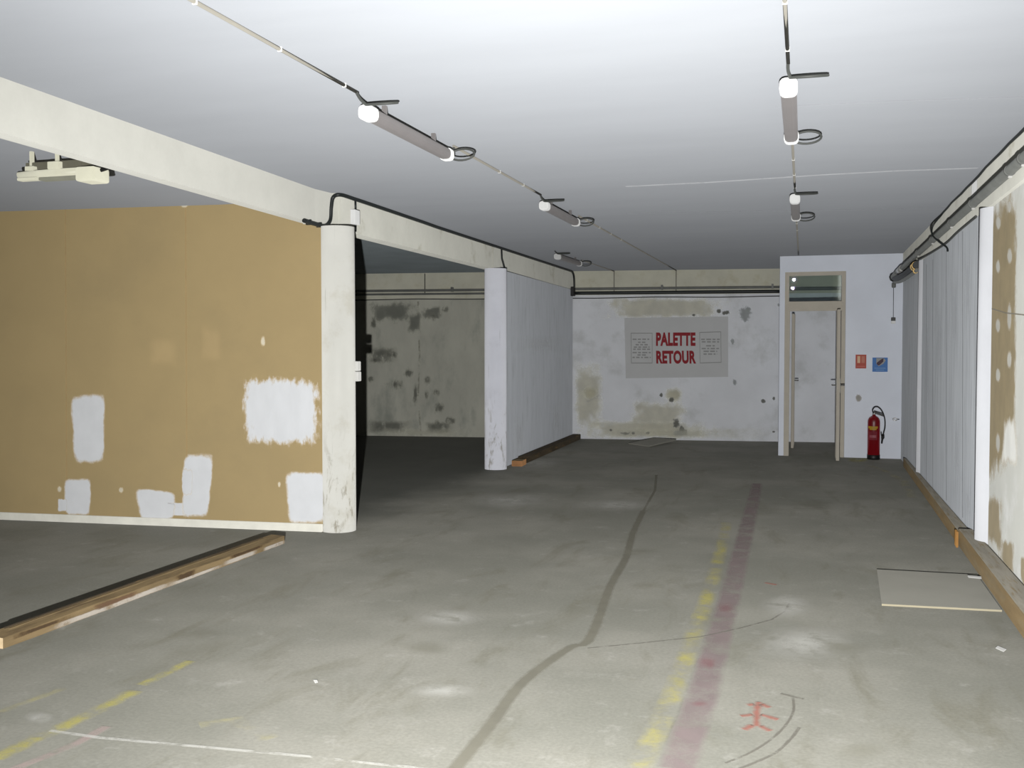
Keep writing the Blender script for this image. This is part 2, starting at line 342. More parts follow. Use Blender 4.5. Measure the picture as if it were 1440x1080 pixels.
# brown boarded wall across the left bay
w = MB()
w.slab([(-8.6, 7.072), (-3.91, 7.469), (-3.91, 7.62), (-8.6, 7.22)], 0, 2.72, m_kraft); w.slab([(-3.91, 7.469), (-3.83, 7.4755), (-3.83, 7.62), (-3.91, 7.62)], 0, 2.515, m_kraft)
BASE[0] = (170, 151, 113)
d_joint = decal('board joint', (154, 134, 96), 'ribbon', .3, 20., .2, 1., strength=.6)
d_fill = decal('white joint filler', (202, 204, 207), 'box', .28, 11., .80, .94, strength=1., st=(1, 1, .8), var=.03)
d_fillr = decal('ragged white joint filler', (202, 204, 207), 'box', .6, 13., .72, .9, strength=1., st=(1.6, 1, .6), var=.03)
for P in ([(-6.1536,7.2775,2.7032),(-6.1848,7.2748,0.0671)], [(-5.028,7.3728,2.7133),(-5.0473,7.3712,0.0444)]): w.ribbon(P, .02, d_joint, up=(.0844, -.996, 0))
w.quads([[(-6.1461,7.2776,1.1252),(-5.7778,7.3088,1.1406),(-5.8083,7.3062,0.4792),(-6.1225,7.2796,0.4841)],[(-6.2208,7.2713,0.3826),(-5.9319,7.2958,0.4024),(-5.9444,7.2947,0.0504),(-6.2129,7.272,0.0413)],[(-5.5542,7.3277,0.3265),(-5.1295,7.3637,0.302),(-5.1458,7.3623,0.0471),(-5.5047,7.3319,0.0347)],[(-5.223,7.3558,0.2023),(-5.0387,7.3714,0.2079),(-5.0402,7.3713,0.087),(-5.2246,7.3557,0.0808)],[(-5.0793,7.368,0.6413),(-4.78,7.3933,0.6474),(-4.8383,7.3884,0.0577),(-5.1129,7.3651,0.0482)],[(-4.1764,7.4444,0.5063),(-3.7908,7.4771,0.5156),(-3.7939,7.4768,0.0467),(-4.1551,7.4462,0.0457)]], d_fill)
w.quads([[(-4.5677,7.4108,1.3048),(-3.8101,7.475,1.2967),(-3.8142,7.4746,0.6905),(-4.5741,7.4103,0.6635)]], d_fillr)
w.quads([[(-5.1007,7.3657,0.4961),(-4.9828,7.3756,0.5109),(-4.9859,7.3754,0.2457),(-5.0907,7.3665,0.2426)],[(-6.2723,7.2664,0.2073),(-6.1685,7.2752,0.2104),(-6.1706,7.275,0.0862),(-6.2745,7.2662,0.0828)]], d_fillr)
d_speck = decal('filler speck', (200, 196, 182), 'blob', .8, 30., .4, .9, strength=.8)
w.quads([[(-4.368,7.4277,1.6235),(-4.3176,7.432,1.6233),(-4.3186,7.4319,1.5059),(-4.3691,7.4276,1.5059)],[(-5.6888,7.3158,0.3228),(-5.6281,7.321,0.3245),(-5.629,7.3209,0.2633),(-5.6897,7.3158,0.2615)],[(-6.2773,7.266,0.319),(-6.2219,7.2707,0.3205),(-6.2231,7.2706,0.246),(-6.2786,7.2659,0.2444)],[(-4.2275,7.4396,0.4105),(-4.1898,7.4428,0.4115),(-4.1902,7.4428,0.3523),(-4.228,7.4396,0.3513)],[(-5.0861,7.3669,2.7327),(-4.9953,7.3746,2.7301),(-4.996,7.3745,2.6769),(-5.0868,7.3668,2.6794)]], d_speck)
d_band = decal('scuffed board', (180, 165, 130), 'box', .6, 9., .3, 1., strength=.16)
w.quads([[(-5.4027,7.3411,1.6266),(-5.0869,7.3678,1.6256),(-5.0904,7.3675,1.3383),(-5.4066,7.3407,1.3371)],[(-4.9168,7.3822,1.7144),(-4.6978,7.4008,1.7133),(-4.7014,7.4005,1.3754),(-4.9207,7.3819,1.3747)]], d_band)
struct(w.build('wall_brown'))
w = MB(); w.slab([(-8.6, 7.045), (-3.83, 7.4485), (-3.83, 7.4775), (-8.6, 7.074)], 0, .065, m_base)
struct(w.build('baseboard_brown', bevel=.006))
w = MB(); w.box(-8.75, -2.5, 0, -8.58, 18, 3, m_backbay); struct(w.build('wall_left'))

# back wall (old paint over cream render, pale band above the pipes)
BX = lambda x: 16.05 + (x+7.4)*.125
w = MB()
def wallstrip(x0, x1, z0, z1, mat): w.slab([(x0, BX(x0)), (x1, BX(x1)), (x1, BX(x1)+.2), (x0, BX(x0)+.2)], z0, z1, mat)
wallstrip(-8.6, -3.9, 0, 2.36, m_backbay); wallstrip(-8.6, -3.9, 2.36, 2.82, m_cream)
wallstrip(-3.9, 2.2, 0, 2.40, m_back); wallstrip(-3.9, 2.2, 2.40, 2.82, m_cream)
BASE[0] = (192, 195, 199)
d_cream = decal('bare cream render', (194, 191, 174), 'box', 1., 5., .45, .95, strength=.7)
d_creamb = decal('bare cream render spot', (190, 186, 162), 'blob', 1., 5., .2, .9, strength=.75)
d_chip = decal('dark paint chip', (98, 98, 88), 'blob', 1.4, 14., .35, .7, strength=.85)
d_fleck = decal('grey paint fleck', (140, 144, 142), 'blob', 1.6, 9., .3, .8, strength=.7)
BASE[0] = (180, 180, 169)
d_mould = decal('dark peeling mould', (104, 106, 98), 'box', 1.1, 4., .3, .85, wear=(.30, .52), wscale=8., strength=.85, st=(1, 1, .6))
d_mould2 = decal('dark mould spot', (94, 96, 88), 'blob', 1.5, 11., .15, .8, wear=(.3, .6), wscale=12., strength=.85, st=(1, 1, .5))
w.quads([[(-3.4114,16.5471,2.3866),(-1.2296,16.8198,2.3678),(-1.2267,16.8201,1.9748),(-3.4103,16.5472,1.9851)],[(-2.9379,16.6063,0.7089),(-1.9216,16.7333,0.7167),(-1.9174,16.7338,0.0132),(-2.9351,16.6066,-0.0017)],[(-3.8076,16.4975,0.3202),(-1.441,16.7934,0.3472),(-1.4388,16.7936,0.0202),(-3.8069,16.4976,-0.0145)],[(-3.8098,16.4973,1.393),(-3.2911,16.5621,1.3935),(-3.2868,16.5626,0.0169),(-3.8069,16.4976,0.0094)]], d_cream)
w.quads([[(-3.7022,16.5107,0.9174),(-3.3484,16.5549,0.9194),(-3.3475,16.5551,0.6226),(-3.7015,16.5108,0.6196)],[(-2.359,16.6786,0.925),(-1.9571,16.7289,0.9272),(-1.9551,16.7291,0.5759),(-2.3572,16.6788,0.5722)]], d_creamb)
w.quads([[(-1.4987,16.7851,2.1848),(-1.3858,16.7993,2.184),(-1.3849,16.7994,2.0566),(-1.4978,16.7853,2.0572)],[(-1.4308,16.7936,2.1611),(-1.2504,16.8162,2.16),(-1.2494,16.8163,2.0212),(-1.4298,16.7938,2.0221)],[(-1.884,16.737,2.0943),(-1.7929,16.7484,2.0938),(-1.7925,16.7484,2.024),(-1.8835,16.737,2.0244)],[(-2.4044,16.6719,0.8071),(-2.3122,16.6835,0.8077),(-2.3115,16.6835,0.6667),(-2.4037,16.672,0.666)],[(-2.2658,16.6893,0.7376),(-2.1278,16.7065,0.7386),(-2.127,16.7066,0.5978),(-2.265,16.6894,0.5966)],[(-2.195,16.6981,0.4092),(-2.0342,16.7182,0.4109),(-2.0326,16.7184,0.1291),(-2.1935,16.6983,0.1269)],[(-2.1023,16.7097,0.2692),(-1.9417,16.7298,0.2711),(-1.9406,16.7299,0.0833),(-2.1012,16.7098,0.0811)],[(-2.8655,16.6143,0.1415),(-2.7723,16.6259,0.1427),(-2.772,16.626,0.0599),(-2.8652,16.6143,0.0586)],[(-2.6328,16.6434,0.1446),(-2.5169,16.6579,0.1461),(-2.5165,16.6579,0.0753),(-2.6325,16.6434,0.0737)],[(-3.0525,16.5909,0.139),(-2.8422,16.6172,0.1418),(-2.8419,16.6172,0.0589),(-3.0522,16.591,0.0559)],[(-3.2167,16.5704,0.1844),(-3.1463,16.5792,0.1853),(-3.1461,16.5792,0.114),(-3.2165,16.5704,0.1131)],[(-0.7906,16.8737,0.7023),(-0.6789,16.8876,0.7032),(-0.6781,16.8877,0.6107),(-0.7898,16.8738,0.6097)],[(-0.6124,16.8959,0.75),(-0.5234,16.9071,0.7506),(-0.5225,16.9072,0.6582),(-0.6116,16.896,0.6575)],[(-0.6188,16.8951,0.1945),(-0.5185,16.9077,0.1958),(-0.5179,16.9077,0.1264),(-0.6182,16.8952,0.125)],[(-1.6959,16.7605,1.1387),(-1.605,16.7719,1.139),(-1.6043,16.7719,1.0225),(-1.6952,16.7606,1.0221)],[(-2.4058,16.6718,1.0892),(-2.3136,16.6833,1.0896),(-2.3133,16.6833,1.0309),(-2.4055,16.6718,1.0305)],[(-2.2905,16.6862,1.0779),(-2.1756,16.7005,1.0784),(-2.1753,16.7006,1.0315),(-2.2903,16.6862,1.031)],[(-1.8094,16.7463,1.0799),(-1.6728,16.7634,1.0805),(-1.6725,16.7634,1.0338),(-1.8092,16.7463,1.0332)]], d_chip)
w.quads([[(-1.2697,16.8143,1.6971),(-1.1796,16.8255,1.6969),(-1.1786,16.8257,1.5579),(-1.2687,16.8144,1.558)],[(-1.1613,16.8278,2.2518),(-0.8925,16.8614,2.2498),(-0.8898,16.8618,1.904),(-1.1587,16.8281,1.9051)],[(-1.0488,16.8419,2.2048),(-0.9145,16.8587,2.2038),(-0.9136,16.8588,2.0886),(-1.0479,16.842,2.0894)],[(-0.5366,16.9059,2.2701),(-0.4702,16.9142,2.2695),(-0.4692,16.9143,2.1548),(-0.5356,16.906,2.1553)],[(-1.2424,16.8177,1.0474),(-1.1298,16.8318,1.0479),(-1.1284,16.8319,0.8622),(-1.2411,16.8178,0.8615)],[(-2.2398,16.693,0.1734),(-1.8954,16.7361,0.1778),(-1.8947,16.7361,0.0605),(-2.2392,16.6931,0.0556)]], d_fleck)
w.quads([[(-7.4641,16.04,1.5861),(-6.7453,16.1298,1.5856),(-6.7468,16.1296,1.1941),(-7.4662,16.0397,1.1921)],[(-7.4709,16.0391,0.3031),(-6.4996,16.1605,0.314),(-6.5006,16.1604,0.0197),(-7.4724,16.0389,0.0061)],[(-6.4622,16.1652,0.2899),(-5.7427,16.2551,0.2981),(-5.7432,16.2551,0.0181),(-6.4632,16.1651,0.0079)]], d_mould)
d_mouldt = decal('old grey mould band', (108, 111, 104), 'box', 1.3, 6., .3, .85, strength=.8, st=(1, 1, .7))
w.quads([[(-7.4599,16.041,2.3724),(-6.3809,16.1759,2.3636),(-6.3824,16.1757,1.9018),(-7.4624,16.0407,1.9059)],[(-6.6806,16.1384,2.1712),(-6.3815,16.1758,2.1693),(-6.3829,16.1756,1.7314),(-6.6822,16.1382,1.7321)],[(-6.431,16.1696,2.2668),(-6.0099,16.2223,2.2638),(-6.0106,16.2222,1.9731),(-6.4319,16.1695,1.975)]], d_mouldt)
w.quads([[(-7.3345,16.0557,2.1262),(-7.1576,16.0778,2.1252),(-7.1593,16.0776,1.7821),(-7.3362,16.0555,1.7826)],[(-6.3564,16.1779,2.2177),(-6.0592,16.2151,2.2157),(-6.06,16.215,1.9248),(-6.3573,16.1778,1.926)],[(-6.0838,16.212,2.2643),(-5.8865,16.2367,2.2629),(-5.8869,16.2366,2.0936),(-6.0842,16.212,2.0947)],[(-7.0871,16.0866,1.0212),(-6.6347,16.1431,1.0232),(-6.6356,16.143,0.7783),(-7.0882,16.0865,0.7753)],[(-6.7843,16.1244,1.2185),(-6.4841,16.162,1.2193),(-6.4849,16.1619,0.975),(-6.7852,16.1243,0.9735)],[(-6.5848,16.1494,0.9745),(-6.435,16.1681,0.9752),(-6.4368,16.1679,0.4127),(-6.5868,16.1491,0.4111)],[(-6.3972,16.1728,1.0975),(-6.1859,16.1992,1.0983),(-6.1866,16.1992,0.8424),(-6.398,16.1727,0.8411)],[(-6.3731,16.1758,0.829),(-6.2487,16.1914,0.8298),(-6.2494,16.1913,0.5856),(-6.3739,16.1757,0.5846)],[(-6.2362,16.193,0.8787),(-6.0378,16.2178,0.8798),(-6.0383,16.2177,0.6606),(-6.2368,16.1929,0.659)],[(-6.212,16.196,0.6348),(-5.9641,16.227,0.6368),(-5.9648,16.2269,0.3444),(-6.2128,16.1959,0.3416)],[(-6.039,16.2176,0.3679),(-5.7548,16.2531,0.371),(-5.7552,16.2531,0.1762),(-6.0395,16.2175,0.1727)],[(-6.2129,16.1959,0.3172),(-6.0391,16.2176,0.3191),(-6.0396,16.2175,0.1238),(-6.2134,16.1958,0.1215)],[(-7.11,16.0837,1.5123),(-6.758,16.1277,1.5122),(-6.7588,16.1276,1.3165),(-7.111,16.0836,1.3159)],[(-7.4143,16.0457,1.3892),(-6.9594,16.1026,1.3897),(-6.9601,16.1025,1.2426),(-7.415,16.0456,1.2415)],[(-7.4159,16.0455,1.069),(-7.1879,16.074,1.0699),(-7.1887,16.0739,0.8977),(-7.4168,16.0454,0.8964)]], d_mould2)
w.ribbon([(-6.4557,16.1665,2.3156),(-6.4338,16.1693,1.3903),(-6.4611,16.1659,0.6572),(-6.4132,16.1718,0.0209)], .05, decal('rust run on wall', (112, 110, 100), 'ribbon', 1., 6., .1, 1., wear=(.4, .6), wscale=4., strength=.6), up=(.124, -.992, 0))
BASE[0] = (205, 206, 208)
d_foot = decal('olive wall foot', (160, 157, 130), 'box', 1.2, 6., .0, 1., strength=.4)  # olive tint, ragged strip along the foot of the wall
w.quads([[(-3.8073,16.4971,0.2007),(-0.4522,16.9165,0.2429),(-0.4503,16.9167,0.0231),(-3.8068,16.4971,-0.0264)],[(-7.4717,16.039,0.1546),(-5.3011,16.3103,0.1819),(-5.3013,16.3103,-0.0121),(-7.4727,16.0389,-0.0435)]], d_foot)
struct(w.build('wall_back'))

# left wall beyond the second column
w = MB()
w.slab([(-3.86, 12.10), (-3.715, 12.10), (-3.815, 16.48), (-3.86, 16.46)], 0, 2.49, m_lwall)
BASE[0] = (180, 184, 189)
d_streak = decal('damp streak', (156, 158, 160), 'box', 1., 5., .0, 1., strength=.4, st=(3, 3, .5))
w.quads([[(-3.7092,12.4884,0.6827),(-3.7292,13.3086,0.633),(-3.7292,13.3099,-0.0028),(-3.7092,12.4882,0.0835)],[(-3.7666,14.84,0.7562),(-3.7852,15.6017,0.7205),(-3.7853,15.6071,0.04),(-3.7667,14.8439,0.1071)],[(-3.7041,12.2814,1.6894),(-3.7983,16.1416,1.7444),(-3.7984,16.1449,1.3951),(-3.7041,12.2812,1.4188)]], d_streak)
struct(w.build('wall_left_end'))
w = MB(); w.slab([(-3.95, 12.0), (-3.78, 12.0), (-3.79, 12.085), (-3.95, 12.085)], 0, 2.5, m_beam2)

# right wall: near plasterboard, far panels
w = MB()
w.box(1.22, -2.5, 0, 1.5, 7.83, 2.55, m_plaster)
BASE[0] = (198, 198, 193)
d_bare = decal('bare brown board', (126, 114, 88), 'box', .35, 9., .82, 1., strength=.95, st=(1, 1, .8))
d_barer = decal('ragged bare board', (128, 116, 90), 'box', 1., 6., .5, .8, strength=.9, st=(1, 1, .7))
BASE[0] = (150, 132, 98)
d_screw = decal('filled screw head', (165, 165, 160), 'blob', .7, 12., .5, .9, strength=.9, st=(1, 1, .6))
d_fillw = decal('thin white skim', (198, 200, 198), 'box', .9, 6., .5, .9, strength=.9, st=(1, 1, .5))
w.quads([[(1.2185,8.3132,2.4986),(1.2185,6.9102,2.576),(1.2185,6.7977,0.7894),(1.2185,8.0474,0.4632)]], d_bare)
w.quads([[(1.2185,8.1109,0.4546),(1.2185,7.1074,0.59),(1.2185,7.0623,0.0926),(1.2185,8.0708,0.0496)],[(1.2185,7.3875,0.2886),(1.2185,6.7573,0.3317),(1.2185,6.7339,0.0655),(1.2185,7.3655,0.0529)],[(1.2185,6.6652,0.2796),(1.2185,6.4203,0.327),(1.2185,6.398,0.0666),(1.2185,6.6489,0.0933)]], d_barer)
w.quads([[(1.218,7.6988,2.4411),(1.218,7.4515,2.4093),(1.218,7.4404,2.2896),(1.218,7.6871,2.3171)],[(1.218,7.2789,2.4796),(1.218,7.0825,2.4518),(1.218,7.0736,2.3519),(1.218,7.2695,2.3768)],[(1.218,7.6699,2.134),(1.218,7.4506,2.115),(1.218,7.4391,1.9906),(1.218,7.6578,2.0057)],[(1.218,7.2513,2.1762),(1.218,7.0326,2.1547),(1.218,7.021,2.0241),(1.218,7.2391,2.0413)],[(1.218,7.6314,1.7254),(1.218,7.414,1.7186),(1.218,7.403,1.5997),(1.218,7.6199,1.6028)],[(1.218,7.2197,1.8279),(1.218,7.026,1.8187),(1.218,7.006,1.5941),(1.218,7.1987,1.5968)],[(1.218,7.5992,1.3827),(1.218,7.3833,1.3862),(1.218,7.3724,1.268),(1.218,7.5877,1.2608)],[(1.218,7.1904,1.5046),(1.218,6.998,1.5045),(1.218,6.9852,1.3614),(1.218,7.177,1.3574)],[(1.218,7.558,0.945),(1.218,7.3441,0.9615),(1.218,7.3289,0.7971),(1.218,7.5421,0.7756)],[(1.218,7.4356,2.5207),(1.218,7.2806,2.4984),(1.218,7.2772,2.4609),(1.218,7.4321,2.4824)]], d_screw)
w.quads([[(1.218,7.2778,1.0838),(1.218,6.7819,1.1137),(1.218,6.6657,0.7783),(1.218,7.3722,0.6974)]], d_fillw)
w.ribbon([(1.2175,7.7795,1.7849),(1.2175,7.2363,1.7362),(1.2175,6.6194,1.7024)], .012, decal('plaster crack', (96, 98, 96), 'ribbon', .4, 20., .3, 1., strength=.8), up=(-1, 0, 0))
struct(w.build('wall_right_near'))
w = MB()
w.box(1.195, 7.83, 0, 1.46, 14.75, 2.55, m_panel)
BASE[0] = (172, 176, 182)
d_pj = decal('panel joint', (118, 120, 123), 'ribbon', .6, 10., .2, 1., strength=.8)
d_smear = decal('grey smear', (144, 147, 150), 'box', 1., 6., .0, .9, strength=.5, st=(1, 4, .35))
for P in ([(1.1935,11.2012,2.4192),(1.1935,10.911,0.0759)], [(1.1935,10.1247,2.4131),(1.1935,9.8615,0.1268)], [(1.1935,9.0845,2.4737),(1.1935,8.8353,0.1362)], [(1.1935,11.7979,2.416),(1.1935,11.5002,0.1027)]): w.ribbon(P, .06, d_pj, up=(-1, 0, 0))
w.quads([[(1.1935,11.0444,2.1548),(1.1935,10.2443,2.1058),(1.1935,10.1208,1.0446),(1.1935,10.9036,1.0081)],[(1.1935,9.9665,2.3468),(1.1935,9.2294,2.2818),(1.1935,9.1265,1.3283),(1.1935,9.8489,1.3141)],[(1.1935,8.9999,2.4354),(1.1935,8.6145,2.3937),(1.1935,8.5288,1.5606),(1.1935,8.9075,1.5635)],[(1.1935,12.102,1.9827),(1.1935,11.2697,1.9485),(1.1935,11.1146,0.7067),(1.1935,11.9262,0.6468)],[(1.1935,9.5368,1.0719),(1.1935,9.0187,1.096),(1.1935,8.9317,0.2845),(1.1935,9.441,0.2123)],[(1.1935,8.7097,0.4298),(1.1935,8.4164,0.4673),(1.1935,8.3858,0.1701),(1.1935,8.6772,0.1218)]], d_smear)
struct(w.build('wall_right_far'))

# lobby front with doorway and fanlight opening
LY = 14.7
w = MB()
w.box(-.425, LY, 0, -.355, LY+.12, 2.8, m_lobby)
w.box(.46, LY, 0, 1.3, LY+.12, 2.8, m_lobby)
w.box(-.355, LY, 2.575, .46, LY+.12, 2.8, m_lobby)
w.box(-.425, LY+.12, 0, -.34, 17.2, 2.8, m_lobby)
w.box(.47, LY+.12, 0, .56, 17.3, 2.8, m_lobby)
BASE[0] = (220, 222, 232)
d_stain = decal('brown wall stain', (150, 146, 132), 'blob', .8, 14., .4, .9, strength=.8)
w.quads([[(0.5803,14.6985,0.9013),(0.701,14.6985,0.9028),(0.7028,14.6985,0.7459),(0.5821,14.6985,0.744)]], d_stain)
struct(w.build('wall_lobby'))

# ---------------------------------------------------------------- door and fanlight
dr = thing('door_1', (0.05, LY, 0), None, None); dr['kind'] = 'structure'
fr = MB()
fr.box(-.352, LY-.025, 0, -.285, LY+.13, 2.14, m_frame)
fr.box(.405, LY-.025, 0, .455, LY+.13, 2.14, m_frame)
fr.box(-.285, LY-.02, 2.035, .405, LY+.125, 2.14, m_frame)
fr.build('door_frame', dr, .004)
lf = MB(); lf.box(.338, LY-.60, .012, .378, LY-.03, 2.03, m_frame)
leaf = lf.build('door_leaf', dr, .004)
def handle(par, x, y, z, sx):
    h = MB(); h.box(x-.004*sx, y-.02, z-.10, x+.004*sx, y+.02, z+.09, m_steel)
    h.tube([(x, y, z), (x+.05*sx, y, z), (x+.055*sx, y+.02, z), (x+.055*sx, y+.11, z)], .009, m_steel, 8)
    o = h.build('handle', par); o['label'] = 'metal door handle with back plate'
handle(leaf, .336, LY-.55, 1.02, -1); handle(leaf, .380, LY-.55, 1.02, 1)
s_ = MB(); s_.box(-.272, 15.72, .012, -.235, 16.5, 2.03, m_frame)
sl = s_.build('side_leaf', dr, .004)
handle(sl, -.232, 15.77, 1.03, 1)

wn = thing('window_1', (.05, LY, 2.14), None, None); wn['kind'] = 'structure'
fr = MB()
fr.box(-.352, LY-.025, 2.14, -.298, LY+.13, 2.575, m_frame); fr.box(.405, LY-.025, 2.14, .455, LY+.13, 2.575, m_frame)
fr.box(-.298, LY-.025, 2.525, .405, LY+.13, 2.575, m_frame); fr.box(-.298, LY-.025, 2.14, .405, LY+.13, 2.165, m_frame)
fr.build('window_frame', wn, .004)
m_glass = bpy.data.materials.new('fanlight glass')
def glass_nodes():
    k = N(m_glass); g = k.n('ShaderNodeBsdfGlossy'); g.inputs['Roughness'].default_value = .003; g.inputs['Color'].default_value = (1, 1, 1, 1)
    t = k.n('ShaderNodeBsdfTransparent'); t.inputs['Color'].default_value = (.93, .955, .95, 1)
    mx = k.n('ShaderNodeMixShader'); mx.inputs[0].default_value = .05
    k.l(t.outputs[0], mx.inputs[1]); k.l(g.outputs[0], mx.inputs[2]); k.l(mx.outputs[0], k.out.inputs[0])
glass_nodes()
FLASH = Vector((.05, -.55, 1.05)); EYE = Vector((0, 0, 1.5))
def pane(P, y, th=.004):                        # one sheet of the double glazing, tilted so the flash glints towards the camera
    P = Vector(P); n = ((FLASH-P).normalized()+(EYE-P).normalized()).normalized()
    def at(x, z): return y - ((x-P.x)*n.x + (z-P.z)*n.z)/n.y
    b = MB(); x0, x1, z0, z1 = -.297, .404, 2.166, 2.524
    q = [(x0, z0), (x1, z0), (x1, z1), (x0, z1)]
    F_ = [(x, at(x, z), z) for x, z in q]; B_ = [(x, at(x, z)+th, z) for x, z in q]
    b.loft([F_, B_], m_glass)
    o = b.build('pane', wn); o['label'] = 'clear fanlight glass'
pane((-.234, LY+.035, 2.474), LY+.035); pane((-.248, LY+.075, 2.355), LY+.075)

# ---------------------------------------------------------------- columns
def column(x, y, r, z1, label, paint=None):
    t = thing('column', (x, y, 0), label, 'column')
    c = MB(); c.lathe([(r, 0), (r, z1)], (x, y, 0), paint or m_colx, 40); c.build('shaft', t)
    return t
def column_mat(name, ca, cb):
    m = bpy.data.materials.new(name); k = N(m)
    tc = k.n('ShaderNodeTexCoord').outputs['Object']; sx = k.n('ShaderNodeSeparateXYZ'); k.l(tc, sx.inputs[0])
    n1 = k.noise(tc, 4., 5.); n2 = k.noise(k.stretch(tc, (1, 1, .35)), 11., 6., .7, .5); n3 = k.noise(tc, 3., 5., .7); n5 = k.noise(k.stretch(tc, (14, 14, .6), (2, 0, 0)), 2., 5.)
    c = k.mix(k.math('MULTIPLY', k.ramp(n3, .5, .7), .5), lin(ca), lin(cb))
    low = k.ramp(sx.outputs[2], .15, 1.1, 1., 0.)
    sc = k.math('MULTIPLY', k.ramp(n2, .52, .66), low)
    c = k.mix(k.math('MULTIPLY', sc, .7), c, lin((118, 110, 90)))
    mid = k.ramp(n5, .66, .74)
    c = k.mix(k.math('MULTIPLY', mid, .6), c, lin((110, 110, 104)))
    k.l(k.bsdf(k.mul(c, k.ramp(n1, .2, .8, .97, 1.03)), .6, 0., n1, .05, .004, .4), k.out.inputs[0])
    return m
m_colx = column_mat('scuffed column paint', (196, 196, 191), (178, 175, 163))
m_coly = column_mat('scuffed blue white column paint', (216, 218, 226), (204, 206, 214))
m_colw = surf('fresh white column paint', (204, 206, 211), .03, 4., .7)
t = column(-3.74, 7.585, .143, 2.5, 'large round white column at the right end of the brown boarded wall, scuffed at its foot')
cp = MB(); cp.box(-3.80, 7.72, 2.5, -3.774, 8.03, 2.8, m_beam2); o = cp.build('capital', t, .004); o['label'] = 'shallow grey block on the beam above the column'
sw = MB(); sw.box(-3.66, 7.61, 1.235, -3.572, 7.68, 1.315, m_clip); sw.box(-3.66, 7.61, 1.32, -3.575, 7.68, 1.40, m_clip)
o = sw.build('light_switch', None, .008)
tag(o, 'white double switch box fixed to the right side of the large round column', 'switch')
t = column(-3.775, 12.05, .139, 2.5, 'round white column at the near end of the grey left wall, beyond the dark opening', m_coly)
cp = MB(); cp.box(-3.80, 11.98, 2.5, -3.778, 12.26, 2.8, m_beam2); o = cp.build('capital', t, .004); o['label'] = 'grey block on top of the column'
t = column(1.288, 7.90, .14, 2.5, 'bright white column against the right wall beside the brown plasterboard', m_colw)
t = column(1.278, 12.25, .12, 2.5, 'thin-looking white column at the far end of the right wall near the fire extinguisher', m_colw)
jb = thing('junction_box', (-3.77, 7.95, 2.62), 'small grey-white junction box on the beam right above the large round column', 'junction box')
j = MB(); j.box(-3.772, 7.90, 2.565, -3.728, 8.0, 2.69, m_cap); j.build('box', jb, .006)
for a_, b_ in (((-3.76, 7.98, 2.69), (-3.762, 7.98, 2.775)), ((-3.76, 7.98, 2.565), (-3.762, 7.98, 2.51))):
    j = MB(); j.tube([a_, b_], .009, m_black, 8); o = j.build('cable_tail', jb); o['label'] = 'black cable tail'

# ---------------------------------------------------------------- timbers on the floor
def timber(name, P, h, side, top, label, cat='timber', end=None, bev=.008, par=None):
    b = MB(); b.slab(P, 0, h, side); i = len(b.f)-6
    b.m[i+1] = b.mi(top)
    if end: b.m[i+2] = b.mi(end)
    # cut into lengths so the sawn edges can wander a little
    o = b.build(name, None, bev); return tag(o, label, cat)
m_kerb = surf('stained timber face', (112, 96, 70), .15, 3., .85, st=(6, .7, 6), c2=(112, 100, 78), c2amt=(.45, .65), c2scale=2., bump=.3)
timber('timber_kerb', [(1.06, 4.6), (1.205, 4.6), (1.205, 8.33), (1.095, 8.33)], .13, m_kerb, m_timber_grey, 'long ochre timber kerb along the foot of the right wall, nearer length', end=m_endgrain)
timber('timber_kerb', [(1.095, 8.345), (1.188, 8.345), (1.188, 13.75), (1.15, 13.75)], .11, m_kerb, m_timber_grey, 'long ochre timber kerb along the foot of the right wall, farther length towards the extinguisher')
b = MB(); b.slab([(1.068, 8.22), (1.083, 8.22), (1.087, 8.34), (1.072, 8.34)], .002, .120, surf('fresh orange wood', (165, 122, 68), .1, 8.))
tag(b.build('wood_wedge', None, .003), 'small bright orange wood wedge at the joint of the right-hand timber kerbs', 'wood block')

lt = thing('timber_beam', (-3.93, 5.5, 0), 'long weathered brown timber lying on the floor in front of the brown wall, white-smeared face', 'timber')
b = MB()
n = 14; secs = []
for i in range(n+1):
    t_ = i/n; y = 4.08+2.86*t_; x1 = -3.862-.02*t_; x0 = x1-.115; j = random.uniform(-.006, .006)
    secs.append([(x0, y, 0), (x1+j, y, 0), (x1+j*.6, y, .058+random.uniform(-.006, .004)), (x0, y, .064)])
b.loft(secs, m_timber); b.m[-2] = b.mi(m_endgrain)
BASE[0] = (112, 92, 62)
d_lime = decal('white mortar smear', (160, 154, 146), 'box', .9, 6., .5, .95, wear=(.25, .5), wscale=6., strength=.9, st=(1, .6, 1))
d_rot = decal('dark rot', (58, 46, 36), 'box', 1.1, 7., .45, .9, strength=.85, st=(1, .7, 1))
d_rotred = decal('red brown rot', (86, 66, 54), 'box', 1.1, 7., .45, .9, strength=.8, st=(1, .7, 1))
def face_quad(y0, y1, z0, z1, m): b.quad([(-3.8525-.007*(y0-4.08), y0, z1), (-3.8525-.007*(y1-4.08), y1, z1), (-3.8525-.007*(y1-4.08), y1, z0), (-3.8525-.007*(y0-4.08), y0, z0)], m)
face_quad(6.0, 6.6, 0.000, 0.041, d_lime); face_quad(4.3, 5.6, 0.000, 0.037, d_lime); face_quad(5.4, 6.1, 0.000, 0.027, d_lime); face_quad(6.55, 6.95, 0.000, 0.034, d_lime)
face_quad(5.5, 5.75, 0.014, 0.058, d_rot); face_quad(4.7, 5.2, 0.020, 0.058, d_rotred); face_quad(6.1, 6.7, 0.034, 0.060, d_rot); face_quad(4.1, 4.6, 0.027, 0.058, d_rot)
o = b.build('beam', lt)
q = MB()
for i in range(2):
    q.hexa(*[[(-3.972+.03*i, 4.2, z), (-3.962+.03*i, 4.2, z), (-3.986+.03*i, 6.8, z), (-3.996+.03*i, 6.8, z)] for z in (.058, .070-.004*i)], m_timber_dark if i == 0 else m_timber)
